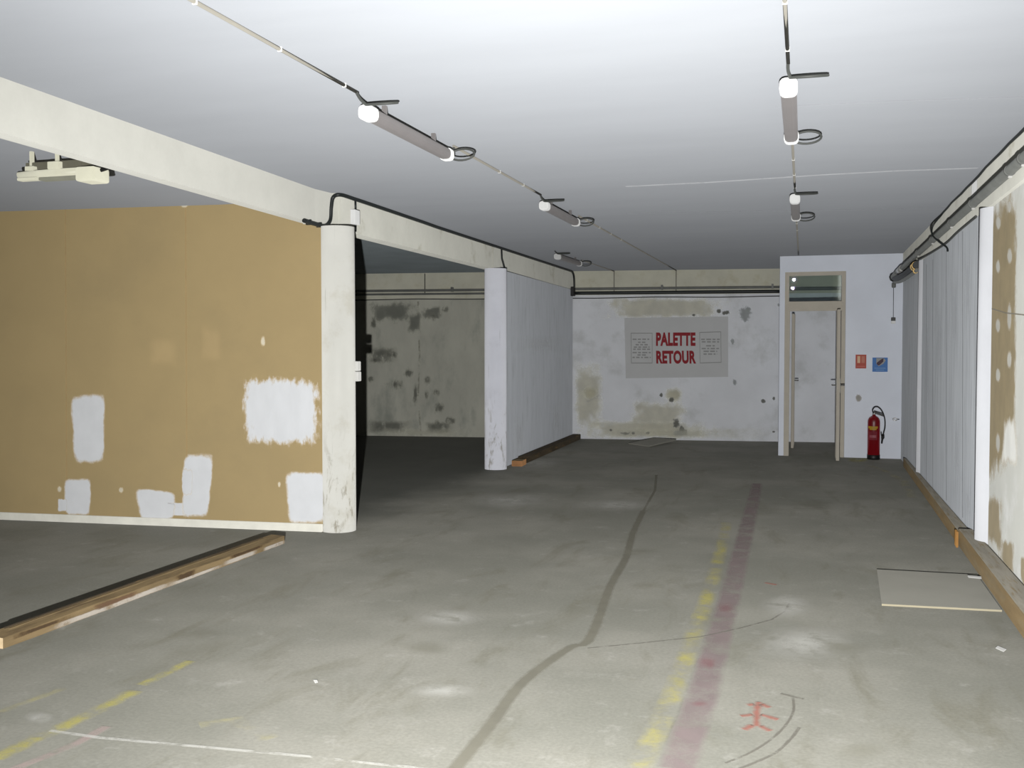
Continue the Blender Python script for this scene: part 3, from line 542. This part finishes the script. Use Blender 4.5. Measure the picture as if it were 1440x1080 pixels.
o = q.build('splinter_strip', lt, .003); o['label'] = 'raised dark strips along the top'

timber('timber_sleeper', [(-3.69, 12.75), (-3.56, 12.75), (-3.66, 16.42), (-3.79, 16.42)], .085, m_timber_dark, m_timber_dark, 'dark decayed timber along the foot of the grey left wall')
timber('wood_offcut', [(-3.66, 12.36), (-3.52, 12.36), (-3.535, 12.62), (-3.665, 12.62)], .075, surf('orange wood offcut', (168, 124, 84), .2, 9.), m_timber, 'short orange-brown wood offcut beside the foot of the far left round column', 'wood block')

# ---------------------------------------------------------------- sheets and scraps on the floor
cb = thing('board_sheet', (.75, 6.7, 0), 'flat pale grey board lying on the floor beside the right-hand timber kerb', 'board')
b = MB(); P = [(.413, 6.228), (1.062, 6.275), (1.068, 7.215), (.444, 7.205)]
b.slab(P, .001, .012, m_card); b.m[2] = b.mi(m_cardedge); b.build('sheet', cb)
b = MB(); b.slab([(1.0, 7.10), (1.075, 7.085), (1.08, 7.125), (1.0, 7.14)], .0125, .022, m_white)
tag(b.build('paper_scrap', None, .001), 'small white paper scrap on the far right corner of the grey board', 'scrap')
sc = MB()
sp = [(0.9203,5.538,0.0015),(0.9504,5.4841,0.0015),(0.9303,5.4411,0.0015),(0.9036,5.4952,0.0015)]
sc.slab([(p[0], p[1]) for p in sp][::-1], .001, .004, m_white)
tag(sc.build('paper_scrap'), 'tiny white paper scrap on bare floor near the lower right timber kerb', 'scrap')
sc = MB(); sp = [(-2.1443,4.0842,0.0015),(-2.1289,4.0887,0.0015),(-2.1121,4.0632,0.0015),(-2.1198,4.0508,0.0015)]
sc.slab([(p[0], p[1]) for p in sp][::-1], .001, .004, m_clipgrey)
tag(sc.build('paper_scrap'), 'tiny white fleck on the floor in the lower left foreground', 'scrap')
b = MB(); b.hexa(*[[(x, y, z+dz) for x, y, dz in ((-2.74, 15.75, .0), (-2.36, 15.40, .0), (-2.05, 16.2, .04), (-2.45, 16.55, .03))] for z in (.001, .02)], m_card)
tag(b.build('broken_board', None, .003), 'broken pale board lying at the foot of the back wall below the poster', 'board')

# ---------------------------------------------------------------- ceiling lights and their cables
def rrect(w, h, r, y, cx, cz, taper=0.):
    out = []
    for (sx, sz, a0) in ((1, -1, -90), (1, 1, 0), (-1, 1, 90), (-1, -1, 180)):
        for k in range(4):
            a = R(a0+30*k); out.append((cx+sx*(w/2-r)+r*math.cos(a), y, cz+sz*(h/2-r)+r*math.sin(a)))
    return out
def loop_pts(p, a, b, ex, ey, n=20):
    p = Vector(p); ex = Vector(ex); ey = Vector(ey)
    return [p + ex*(a*(1-math.cos(2*math.pi*k/n))) + ey*(b*math.sin(2*math.pi*k/n)) for k in range(n)]
def tube_light(x, y0, L, label, z=2.715, dx=0.):
    t = thing('tube_light', (x, y0, z), label, 'ceiling light', 'tube lights on the main ceiling')
    X = lambda y: x + dx*(y-y0)
    body = MB(); body.loft([rrect(.074, .066, .024, y, X(y), z) for y in (y0+.08, y0+L-.05)], m_tube, False); o = body.build('cover', t); o['label'] = 'grey translucent cover'
    for y, l in ((y0, .085), (y0+L-.055, .055)):
        e = MB(); e.loft([rrect(.06, .055, .02, y, X(y), z), rrect(.082, .076, .026, y+.012, X(y), z), rrect(.082, .076, .026, y+l, X(y), z)], m_cap, False); o = e.build('end_cap', t); o['label'] = 'white end cap'
    for y in (y0+.25, y0+L-.25):
        e = MB(); e.box(X(y)-.012, y-.010, z+.028, X(y)+.012, y+.010, 2.801, m_tube); e.build('bracket', t)
    e = MB(); e.tube(loop_pts((X(y0)+.005, y0+.01, z+.035), .085, .045, (1, .02, .0), (0, .97, .24)), .0065, m_cablegrey, 8, closed=True)
    e.tube(smooth_path([(X(y0), y0-.10, 2.79), (X(y0), y0-.05, z+.05), (X(y0)+.01, y0+.01, z+.03)], 4), .0075, m_cablegrey, 8); o = e.build('cable_loop', t); o['label'] = 'dark slack cable loop'
    y1 = y0+L
    e = MB(); e.tube(loop_pts((X(y1)+.01, y1+.015, z+.0), .078, .036, (1, .06, .03), (0, .15, 1)), .0065, m_cablegrey, 8, closed=True)
    e.tube(smooth_path([(X(y1), y1-.005, z), (X(y1), y1+.05, z+.03), (X(y1), y1+.12, 2.79)], 4), .0065, m_cablegrey, 8); o = e.build('cable_loop', t); o['label'] = 'dark slack cable loop'
    return t
LX = lambda y: -2.168 + .006*(y-10)
tube_light(LX(4.85), 4.78, 1.22, 'grey tube light with white ends, nearest light on the left ceiling cable', dx=.006)
tube_light(LX(8.35), 8.30, 1.22, 'grey tube light farther along the left ceiling cable, above the second column', dx=.006)
RXc = lambda y: -.105 - .0065*(y-4)
tube_light(RXc(4.85), 4.86, 1.22, 'large grey tube light on the right ceiling cable, nearest the top of the picture', dx=-.0065)
tube_light(RXc(8.5), 8.50, 1.22, 'small far tube light on the right ceiling cable, above the door', dx=-.0065)
tube_light(-3.24, 13.05, 1.22, 'dim distant tube light low by the left wall near the back wall', z=2.73, dx=.03)

def ceiling_cable(X, spans, label, tail=None, mat=m_conduit, r=.0085):
    t = thing('ceiling_cable', (X(spans[0][0]), spans[0][0], 2.79), label, 'cable')
    b = MB()
    for y0, y1 in spans: b.tube([(X(y0+(y1-y0)*k/6), y0+(y1-y0)*k/6, 2.7905) for k in range(7)], r, mat, 8)
    b.build('conduit', t)
    for y0, y1 in spans:
        y = y0+.35
        while y < min(y1, 12.):
            c = MB(); c.box(X(y)-.0095, y-.004, 2.7805, X(y)+.0095, y+.004, 2.801, m_clip); c.build('clip', t); y += .62
    if tail:
        c = MB(); c.tube(tail, .008, mat, 8); o = c.build('drop', t); o['label'] = 'vertical cable drop on the back wall'
yb = BX(LX(16.7))-.012
ceiling_cable(LX, [(-2, 4.70), (6.10, 8.22), (9.62, yb)], 'long grey cable along the left side of the main ceiling joining two tube lights', [(LX(yb), yb, 2.79), (LX(yb), yb, 2.44)])
ceiling_cable(RXc, [(-2, 4.78), (6.20, 8.42), (9.82, 14.4)], 'long grey cable along the right side of the main ceiling leading to the door wall')
X3 = lambda y: -3.24 + .03*(y-13.05)
yb = BX(X3(16.5))-.012
ceiling_cable(X3, [(14.40, yb)], 'short thin cable from the distant left tube light to the back wall pipes', [(X3(yb), yb, 2.79), (X3(yb), yb, 2.44)], r=.007)

# light in the left bay
t = thing('bay_light', (-4.375, 5.1, 2.56), 'short cream tube light with a box end on the ceiling before the brown wall', 'ceiling light')
def bbox(b, x0, y0, z0, x1, y1, z1, m): b.box(-4.375+x0, 5.1+y0, z0, -4.375+x1, 5.1+y1, z1, m)
m_cr = plain('aged cream plastic', (196, 195, 178), .5)
b = MB(); bbox(b, -.215, -.01, 2.588, .19, .13, 2.632, surf('dark lamp tray', (92, 90, 78), .1, 9.)); o = b.build('tray', t, .004); o['label'] = 'dark tray'  # dark flat box above the tube
b = MB(); b.tube([(-4.62, 5.075, 2.557), (-4.16, 5.075, 2.557)], .025, m_cr, 14); b.build('tube', t)
b = MB(); bbox(b, .195, -.075, 2.492, .33, .07, 2.578, m_cr); b.build('end_box', t, .014)
b = MB(); b.tube([(-4.05, 5.09, 2.56), (-4.00, 5.10, 2.575), (-3.985, 5.10, 2.57)], .012, m_dark, 8); o = b.build('cable_end', t); o['label'] = 'short dark cable end'
b = MB(); bbox(b, -.09, -.045, 2.515, .20, .015, 2.533, surf('grey louvre', (120, 120, 108), .1, 9.)); b.build('louvre', t, .003)
b = MB(); bbox(b, -.24, -.055, 2.518, -.10, -.005, 2.535, m_cr); b.build('tube_holder', t, .004)
b = MB(); bbox(b, -.195, -.04, 2.575, -.13, .02, 2.605, m_cr); bbox(b, -.185, -.012, 2.6, -.165, .012, 2.701, m_cr); b.build('bracket', t, .004)
b = MB(); bbox(b, -.03, -.04, 2.58, .055, .02, 2.625, m_cr); bbox(b, .0, -.01, 2.62, .02, .01, 2.701, m_cr); b.build('bracket', t, .004)

# ---------------------------------------------------------------- pipes on the back wall
def wall_pipe(z, r, mat, x0, x1, off, label, br=True, sag=0.):
    t = thing('wall_pipe', (x0, BX(x0)-off, z), label, 'pipe')
    n = 24
    b = MB(); b.tube([(x, BX(x)-off, z-sag*math.sin(math.pi*4*k/n)**2) for k, x in ((k, x0+(x1-x0)*k/n) for k in range(n+1))], r, mat, 10); b.build('pipe', t)
    x = x0+.9
    while x < x1 and br:
        c = MB(); c.box(x-.015, BX(x)-off-r-.006, z-r-.004, x+.015, BX(x)+.005, z+r+.03, mat); c.build('bracket', t); x += 1.75
wall_pipe(2.50, .022, m_pipe, -8.5, -.43, .05, 'upper dark pipe running across the back wall')
wall_pipe(2.43, .028, m_black, -3.80, -.43, .06, 'thick black pipe across the back wall just below the upper pipe', br=False)
wall_pipe(2.44, .018, m_pipe, -8.5, -3.83, .05, 'middle grey pipe across the back wall of the dark left bay', br=False)
wall_pipe(2.358, .008, m_cablegrey, -8.5, -.43, .02, 'thin sagging cable under the back wall pipes', sag=.012, br=False)
wall_pipe(2.47, .03, m_pipe, -.33, .46, .06, 'dark pipe seen through the fanlight above the door', br=False)
yb = BX(-5.9)-.02
b = MB(); b.tube([(-6.33, BX(-6.33)-.02, 2.79), (-6.33, BX(-6.33)-.02, 2.45)], .008, m_cablegrey, 8)
tag(b.build('drop_cable'), 'thin vertical cable on the back wall of the dark left bay', 'cable')

# black cable round the beams on the left
t = thing('beam_cable', (-3.8, 7.6, 2.7), 'thick black cable climbing the left beam and running along its top to the back wall', 'cable')
b = MB()
P = smooth_path([(-3.838, 7.20, 2.512), (-3.842, 7.4, 2.508), (-3.845, 7.57, 2.515), (-3.842, 7.66, 2.57), (-3.838, 7.675, 2.68), (-3.825, 7.69, 2.765), (-3.765, 7.705, 2.784), (-3.757, 7.95, 2.784), (-3.757, 8.3, 2.784), (-3.768, 9.6, 2.782)], 6)
P += [Vector((-3.775-.005*(k/8), 10+6.2*k/8, 2.780)) for k in range(9)]
P += smooth_path([(-3.78, 16.3, 2.775), (-3.78, 16.4, 2.72), (-3.78, 16.44, 2.6), (-3.78, 16.44, 2.44)], 4)
b.tube(P, .0165, m_black, 10); b.build('cable', t)
b = MB(); b.tube([(-3.775, 12.3, 2.78), (-3.77, 12.3, 2.65), (-3.72, 12.28, 2.49)], .011, m_black, 8); o = b.build('branch', t); o['label'] = 'short branch down at the far column'
for y in (7.3, 7.48):
    b = MB(); b.box(-3.87, y-.01, 2.49, -3.83, y+.01, 2.53, m_black); b.build('clip', t)
b = MB(); b.box(-3.83, 16.30, 2.38, -3.76, 16.45, 2.53, m_dark)
tag(b.build('pipe_elbow', None, .012), 'black elbow box where the back wall pipes meet the grey left wall', 'pipe')

# pipe, cables and elbows on the right
t = thing('ceiling_pipe', (1.14, 8, 2.63), 'large grey pipe running under the ceiling along the right wall', 'pipe')
b = MB(); b.tube(smooth_path([(1.148, -2, 2.583), (1.148, 3, 2.583), (1.148, 8, 2.583), (1.15, 12.4, 2.58), (1.145, 13.4, 2.572), (1.12, 14.0, 2.54)], 6), .032, m_pipe, 16); b.build('pipe', t)
for y in (5.4, 6.35, 6.75, 8.2, 9.4, 10.8, 12.2):
    b = MB(); b.tube([(1.148, y, 2.583), (1.148, y+.02, 2.583)], .035, m_pipe, 16); b.box(1.15, y+.002, 2.605, 1.195, y+.018, 2.622, m_metal); b.box(1.138, y+.002, 2.538, 1.158, y+.018, 2.548, m_clip); o = b.build('collar', t)
b = MB(); b.tube([(1.125, 13.95, 2.545), (1.10, 14.2, 2.515)], .046, m_metal, 16); o = b.build('coupling', t); o['label'] = 'shiny coupling'
t = thing('pipe_bundle', (1.1, 13.6, 2.5), 'cluster of black pipes with elbow in the corner above the fire extinguisher', 'pipe')
b = MB(); b.tube(smooth_path([(1.10, 14.2, 2.515), (1.085, 14.4, 2.49), (1.075, 14.55, 2.475), (1.07, 14.69, 2.47)], 5), .05, m_pipe, 16); o = b.build('elbow', t)
b = MB(); b.tube(smooth_path([(1.07, 14.62, 2.47), (1.09, 14.2, 2.435), (1.115, 13.5, 2.425), (1.135, 12.9, 2.44), (1.142, 12.30, 2.455)], 5), .042, m_black, 14); b.build('pipe', t)
b = MB(); b.tube(smooth_path([(1.075, 14.6, 2.41), (1.10, 14.0, 2.375), (1.13, 13.1, 2.38), (1.145, 12.30, 2.395)], 5), .022, m_pipe, 12); b.build('pipe', t)
for y, z, q in ((12.36, 2.453, .048), (12.52, 2.45, .048), (12.40, 2.393, .028)):
    b = MB(); b.tube([(1.141, y, z), (1.14, y+.05, z-.001)], q, m_brass, 14); o = b.build('collar', t); o['label'] = 'brass coloured collar'
b = MB(); b.lathe([(.02, -.062), (.048, -.045), (.062, 0), (.048, .045), (.02, .062)], (1.07, 14.6, 2.475), m_dark, 20); o = b.build('end_cap', t); o['label'] = 'rounded black pipe end'
b = MB(); b.lathe([(.02, 0), (.028, .01), (.028, .06), (.01, .075)], (1.07, 14.6, 2.33), m_pipe, 14); b.build('drain_plug', t)
t = thing('wall_cable', (1.18, 8, 2.78), 'thin black cable along the top edge of the right beam drooping over the pipe', 'cable')
b = MB(); b.tube([(1.182, y, 2.787-.004*math.sin(y*3.1)-.004*math.sin(y*7)) for y in [-2+.3*k for k in range(42)]] + [Vector(p) for p in smooth_path([(1.175, 10.4, 2.77), (1.11, 10.45, 2.68), (1.10, 10.4, 2.59), (1.14, 10.2, 2.5), (1.18, 10.0, 2.43), (1.185, 9.95, 2.39)], 5)], .0085, m_black, 8); b.build('cable', t)
b = MB(); b.tube(smooth_path([(1.183, 8.3, 2.495), (1.183, 9.3, 2.49), (1.18, 10.0, 2.47), (1.175, 10.9, 2.48), (1.165, 11.6, 2.49), (1.15, 12.2, 2.50)], 5), .0085, m_cablegrey, 8); b.build('lower_run', t)

# pull cord
t = thing('pull_switch', (1.07, 14.6, 1.85), 'small black and white pull switch hanging on a thin cord beside the door wall corner', 'switch')
b = MB(); b.tube([(1.07, 14.64, 2.34), (1.072, 14.645, 1.93)], .004, m_black, 6); b.build('cord', t)
b = MB(); b.box(1.045, 14.62, 1.885, 1.10, 14.67, 1.93, m_dark); b.build('cap', t, .004)
b = MB(); b.box(1.045, 14.62, 1.845, 1.10, 14.67, 1.885, m_cap); o = b.build('body', t, .004); o['label'] = 'pale lower half'

# ---------------------------------------------------------------- poster and signs
tx = Vector((1, .125, 0)).normalized(); nz = Vector((.125, -1, 0)).normalized()
def pquad(b, P, th, mat):                         # thin slab standing off the wall towards the room
    P = [Vector(p) for p in P]; b.loft([[p for p in P][::-1], [p+nz*th for p in P][::-1]], mat)
PO = [(-2.9662,16.6027,2.0183),(-1.2947,16.8117,2.033),(-1.2876,16.8125,1.0472),(-2.939,16.6061,1.0162)]
pc = sum((Vector(p) for p in PO), Vector())/4
t = thing('poster', pc, 'wide grey paper poster with red PALETTE RETOUR lettering on the back wall', 'poster')
b = MB(); pquad(b, PO, .002, m_poster); b.build('sheet', t)
def frame(P, name, label):
    b = MB(); P = [Vector(p)+nz*.0015 for p in P]; m = (P[0]+P[1]+P[2]+P[3])/4
    for i in range(4):
        a, c_ = P[i], P[(i+1) % 4]; w_ = .012
        a2 = a+(m-a).normalized()*w_*1.3; c2 = c_+(m-c_).normalized()*w_*1.3
        pquad(b, [a, c_, c2, a2], .002, m_ink)
    return b
def inkrow(b, x0, x1, z, h, ctr):
    x = x0
    while x < x1:
        w_ = random.uniform(.03, .085); e = min(x+w_, x1)
        q = [ctr+tx*x+Vector((0, 0, z+h)), ctr+tx*e+Vector((0, 0, z+h)), ctr+tx*e+Vector((0, 0, z)), ctr+tx*x+Vector((0, 0, z))]
        pquad(b, q, .0035, m_ink); x = e+.022
for PX, rows in (([(-2.8605,16.6159,1.7708),(-2.5073,16.6601,1.7698),(-2.5049,16.6604,1.2651),(-2.8527,16.6169,1.2643)], [(.15, .135), (.06, .085), (.10, .045), (.13, .005), (.14, -.03), (.15, -.085), (.07, -.125), (.15, -.165)]), ([(-1.7513,16.7546,1.7795),(-1.4057,16.7978,1.7901),(-1.3965,16.7989,1.2793),(-1.7424,16.7557,1.2669)], [(.15, .12), (.14, .08), (.07, .015), (.14, -.03), (.11, -.075), (.11, -.12)])):
    b = frame(PX, 'text_panel', ''); ctr = sum((Vector(p) for p in PX), Vector())/4
    for hw, z in rows: inkrow(b, -hw, hw, z, .022, ctr)
    o = b.build('text_panel', t); o['label'] = 'ruled box of small grey print'
def lettering(s, P, mat, par, name, bold=.02):
    cu = bpy.data.curves.new('txt', 'FONT'); cu.body = s; cu.size = 1; cu.offset = bold; cu.extrude = .004; cu.align_x = 'LEFT'; cu.space_character = 1.06
    o = bpy.data.objects.new('txt', cu); COL.objects.link(o); bpy.context.view_layer.update()
    me = bpy.data.meshes.new_from_object(o.evaluated_get(bpy.context.evaluated_depsgraph_get())); bpy.data.objects.remove(o)
    xs = [v.co.x for v in me.vertices]; ys = [v.co.y for v in me.vertices]
    TL, TR, BR_, BL = [Vector(p) for p in P]; dn = (TR-TL).cross(BL-TL).normalized()
    if dn.dot(Vector((0, -1, 0))) < 0: dn = -dn
    for v in me.vertices:
        u = (v.co.x-min(xs))/(max(xs)-min(xs)); w_ = (v.co.y-min(ys))/(max(ys)-min(ys))
        v.co = BL + (BR_-BL)*u + (TL-BL)*w_ + dn*(.0035+v.co.z*.3)
    me.materials.clear(); me.materials.append(mat)
    o = bpy.data.objects.new(name, me); COL.objects.link(o); o.parent = par; o.matrix_parent_inverse = Matrix.Translation(par.location).inverted(); return o
o = lettering('PALETTE', [(-2.4496,16.6673,1.7755),(-1.8195,16.746,1.7738),(-1.8125,16.7469,1.5525),(-2.4486,16.6674,1.5528)], m_letter, t, 'lettering', .05); o['label'] = 'red word PALETTE'
o = lettering('RETOUR', [(-2.4482,16.6675,1.4765),(-1.8063,16.7477,1.4825),(-1.7993,16.7486,1.2609),(-2.4414,16.6683,1.2594)], m_letter, t, 'lettering', .05); o['label'] = 'red word RETOUR'

ys = LY
def plate(b, x0, z0, x1, z1, th, m, y=ys): b.box(x0, y-th, z0, x1, y, z1, m)
t = thing('fire_sign', (.67, ys, 1.33), 'small red and cream safety sign on the door wall, left of the blue sign', 'sign')
b = MB(); plate(b, .595, 1.235, .735, 1.425, .004, m_signred); b.build('plate', t)
b = MB(); plate(b, .618, 1.31, .655, 1.405, .006, m_signcream); plate(b, .672, 1.31, .715, 1.405, .006, plain('sign pale red', (190, 120, 100), .6)); plate(b, .61, 1.255, .72, 1.27, .006, plain('sign pink', (196, 104, 92), .6))
b.build('pictogram', t)
t = thing('blue_sign', (.91, ys, 1.29), 'small blue safety sign with a tilted extinguisher symbol, above the fire extinguisher', 'sign')
b = MB(); plate(b, .815, 1.19, 1.012, 1.385, .004, m_signblue); b.build('plate', t)
b = MB(); b.loft([[(.865, ys-y, 1.30), (.895, ys-y, 1.265), (.955, ys-y, 1.30), (.985, ys-y, 1.345), (.96, ys-y, 1.378), (.865, ys-y, 1.378)] for y in (.006, 0)], m_white); o = b.build('symbol_ground', t); o['label'] = 'white ground'
b = MB(); b.loft([[(.868, ys-y, 1.30), (.885, ys-y, 1.278), (.905, ys-y, 1.28), (.955, ys-y, 1.33), (.955, ys-y, 1.355), (.962, ys-y, 1.372), (.945, ys-y, 1.37), (.925, ys-y, 1.36), (.872, ys-y, 1.315)] for y in (.008, 0)], m_signblack); o = b.build('symbol', t); o['label'] = 'dark tilted extinguisher symbol'
b = MB(); plate(b, .84, 1.235, .985, 1.243, .0055, plain('sign pale blue', (130, 168, 206), .6)); plate(b, .86, 1.21, .965, 1.217, .0055, MATS['sign pale blue']); b.build('small_print', t)

# ---------------------------------------------------------------- fire extinguisher
ex, ey = .835, 14.55
t = thing('fire_extinguisher', (ex, ey, 0), 'red fire extinguisher with black hose standing by the wall under the blue sign', 'fire extinguisher')
b = MB(); b.lathe([(.08, .06), (.080, .50), (.077, .535), (.062, .565), (.034, .585), (.022, .592), (.022, .61)], (ex, ey, 0), m_red, 32); b.build('body', t)
b = MB(); b.lathe([(.078, 0), (.084, .005), (.084, .062), (.078, .066)], (ex, ey, 0), m_dark, 32); o = b.build('base', t); o['label'] = 'black base'
b = MB()
def wrap(a0, a1, z0, z1, m, r=.0808, n=10):
    A = [R(a0+(a1-a0)*k/n) for k in range(n+1)]
    for k in range(n):
        p = [(ex+q*math.cos(a), ey+q*math.sin(a)) for q in (r,) for a in (A[k], A[k+1])]; i = len(b.v)
        b.v += [(*p[0], z0), (*p[1], z0), (*p[1], z1), (*p[0], z1)]; b.face([i, i+1, i+2, i+3], b.mi(m), True)
wrap(205, 305, .425, .455, m_yellow); wrap(225, 292, .405, .425, MATS['label yellow']); wrap(215, 300, .27, .385, surf('faded red label', (124, 42, 52), .15, 20.)); wrap(225, 290, .30, .335, m_pink, .0812)
o = b.build('label_band', t); o['label'] = 'yellow and pale red printed label'
b = MB(); b.tube([(ex, ey, .605), (ex, ey, .64)], .017, m_metal, 12); b.build('valve', t)
b = MB(); b.hexa([(ex-.015, ey-.012, .632), (ex+.12, ey-.012, .585), (ex+.12, ey+.012, .585), (ex-.015, ey+.012, .632)], [(ex-.015, ey-.012, .655), (ex+.125, ey-.012, .612), (ex+.125, ey+.012, .612), (ex-.015, ey+.012, .655)], m_dark)
b.hexa([(ex+.0, ey-.01, .655), (ex+.115, ey-.01, .622), (ex+.115, ey+.01, .622), (ex+.0, ey+.01, .655)], [(ex+.0, ey-.01, .667), (ex+.118, ey-.01, .632), (ex+.118, ey+.01, .632), (ex+.0, ey+.01, .667)], m_dark)
o = b.build('lever', t, .003); o['label'] = 'black squeeze lever'
b = MB(); b.tube(smooth_path([(ex-.008, ey-.01, .625), (ex-.02, ey-.025, .675), (ex+.005, ey-.04, .715), (ex+.05, ey-.045, .715), (ex+.10, ey-.045, .66), (ex+.135, ey-.04, .56), (ex+.14, ey-.035, .45), (ex+.125, ey-.03, .37), (ex+.115, ey-.03, .33)], 6), .0085, m_dark, 10); o = b.build('hose', t); o['label'] = 'black rubber hose'
b = MB(); b.tube([(ex+.117, ey-.03, .345), (ex+.115, ey-.03, .30), (ex+.108, ey-.03, .275), (ex+.102, ey-.03, .22)], [.018, .022, .012, .010], m_dark, 12); b.tube([(ex+.105, ey-.03, .30), (ex+.095, ey-.03, .34), (ex+.092, ey-.03, .38)], .007, m_dark, 8); o = b.build('nozzle', t); o['label'] = 'black nozzle with grip'

b = MB(); b.tube(loop_pts((1.085, LY-.06, .545), .026, .017, (1, 0, .0), (0, .3, 1)), .006, m_metal, 8, closed=True); b.tube([(1.137, LY-.06, .545), (1.16, LY-.03, .545), (1.17, LY+.01, .545)], .006, m_dark, 8)
tag(b.build('wall_hook'), 'small metal ring hook on the wall to the right of the fire extinguisher', 'hook')

# ---------------------------------------------------------------- light, camera
# the photographer's flash: a broad lobe with a hotter core, held low, a step behind the lens
for nm, en, ang in (('flash_broad', 2050, 150), ('flash_core', 2050, 74)):
    fl = bpy.data.lights.new(nm, 'SPOT'); fl.energy = en; fl.shadow_soft_size = .02; fl.color = (1., .99, .965); fl.spot_size = R(ang); fl.spot_blend = 1.
    fo = bpy.data.objects.new(nm, fl); COL.objects.link(fo); fo.location = FLASH; fo.rotation_euler = (R(90), 0, R(12.))
wd = bpy.data.worlds.new('World'); S.world = wd; wd.use_nodes = True
wd.node_tree.nodes['Background'].inputs[0].default_value = (.75, .85, 1, 1); wd.node_tree.nodes['Background'].inputs[1].default_value = .08
cam = bpy.data.cameras.new('camera'); cam.sensor_fit = 'HORIZONTAL'; cam.sensor_width = 36; cam.lens = 36*1420/1440; cam.clip_start = .05
co = bpy.data.objects.new('camera', cam); COL.objects.link(co); co.location = EYE; co.rotation_euler = (R(90-1.976), 0, R(16.468))
S.camera = co
S.view_settings.view_transform = 'Standard'; S.view_settings.look = 'None'; S.view_settings.gamma = 1; S.view_settings.use_curve_mapping = False
S.view_settings.exposure = 0.
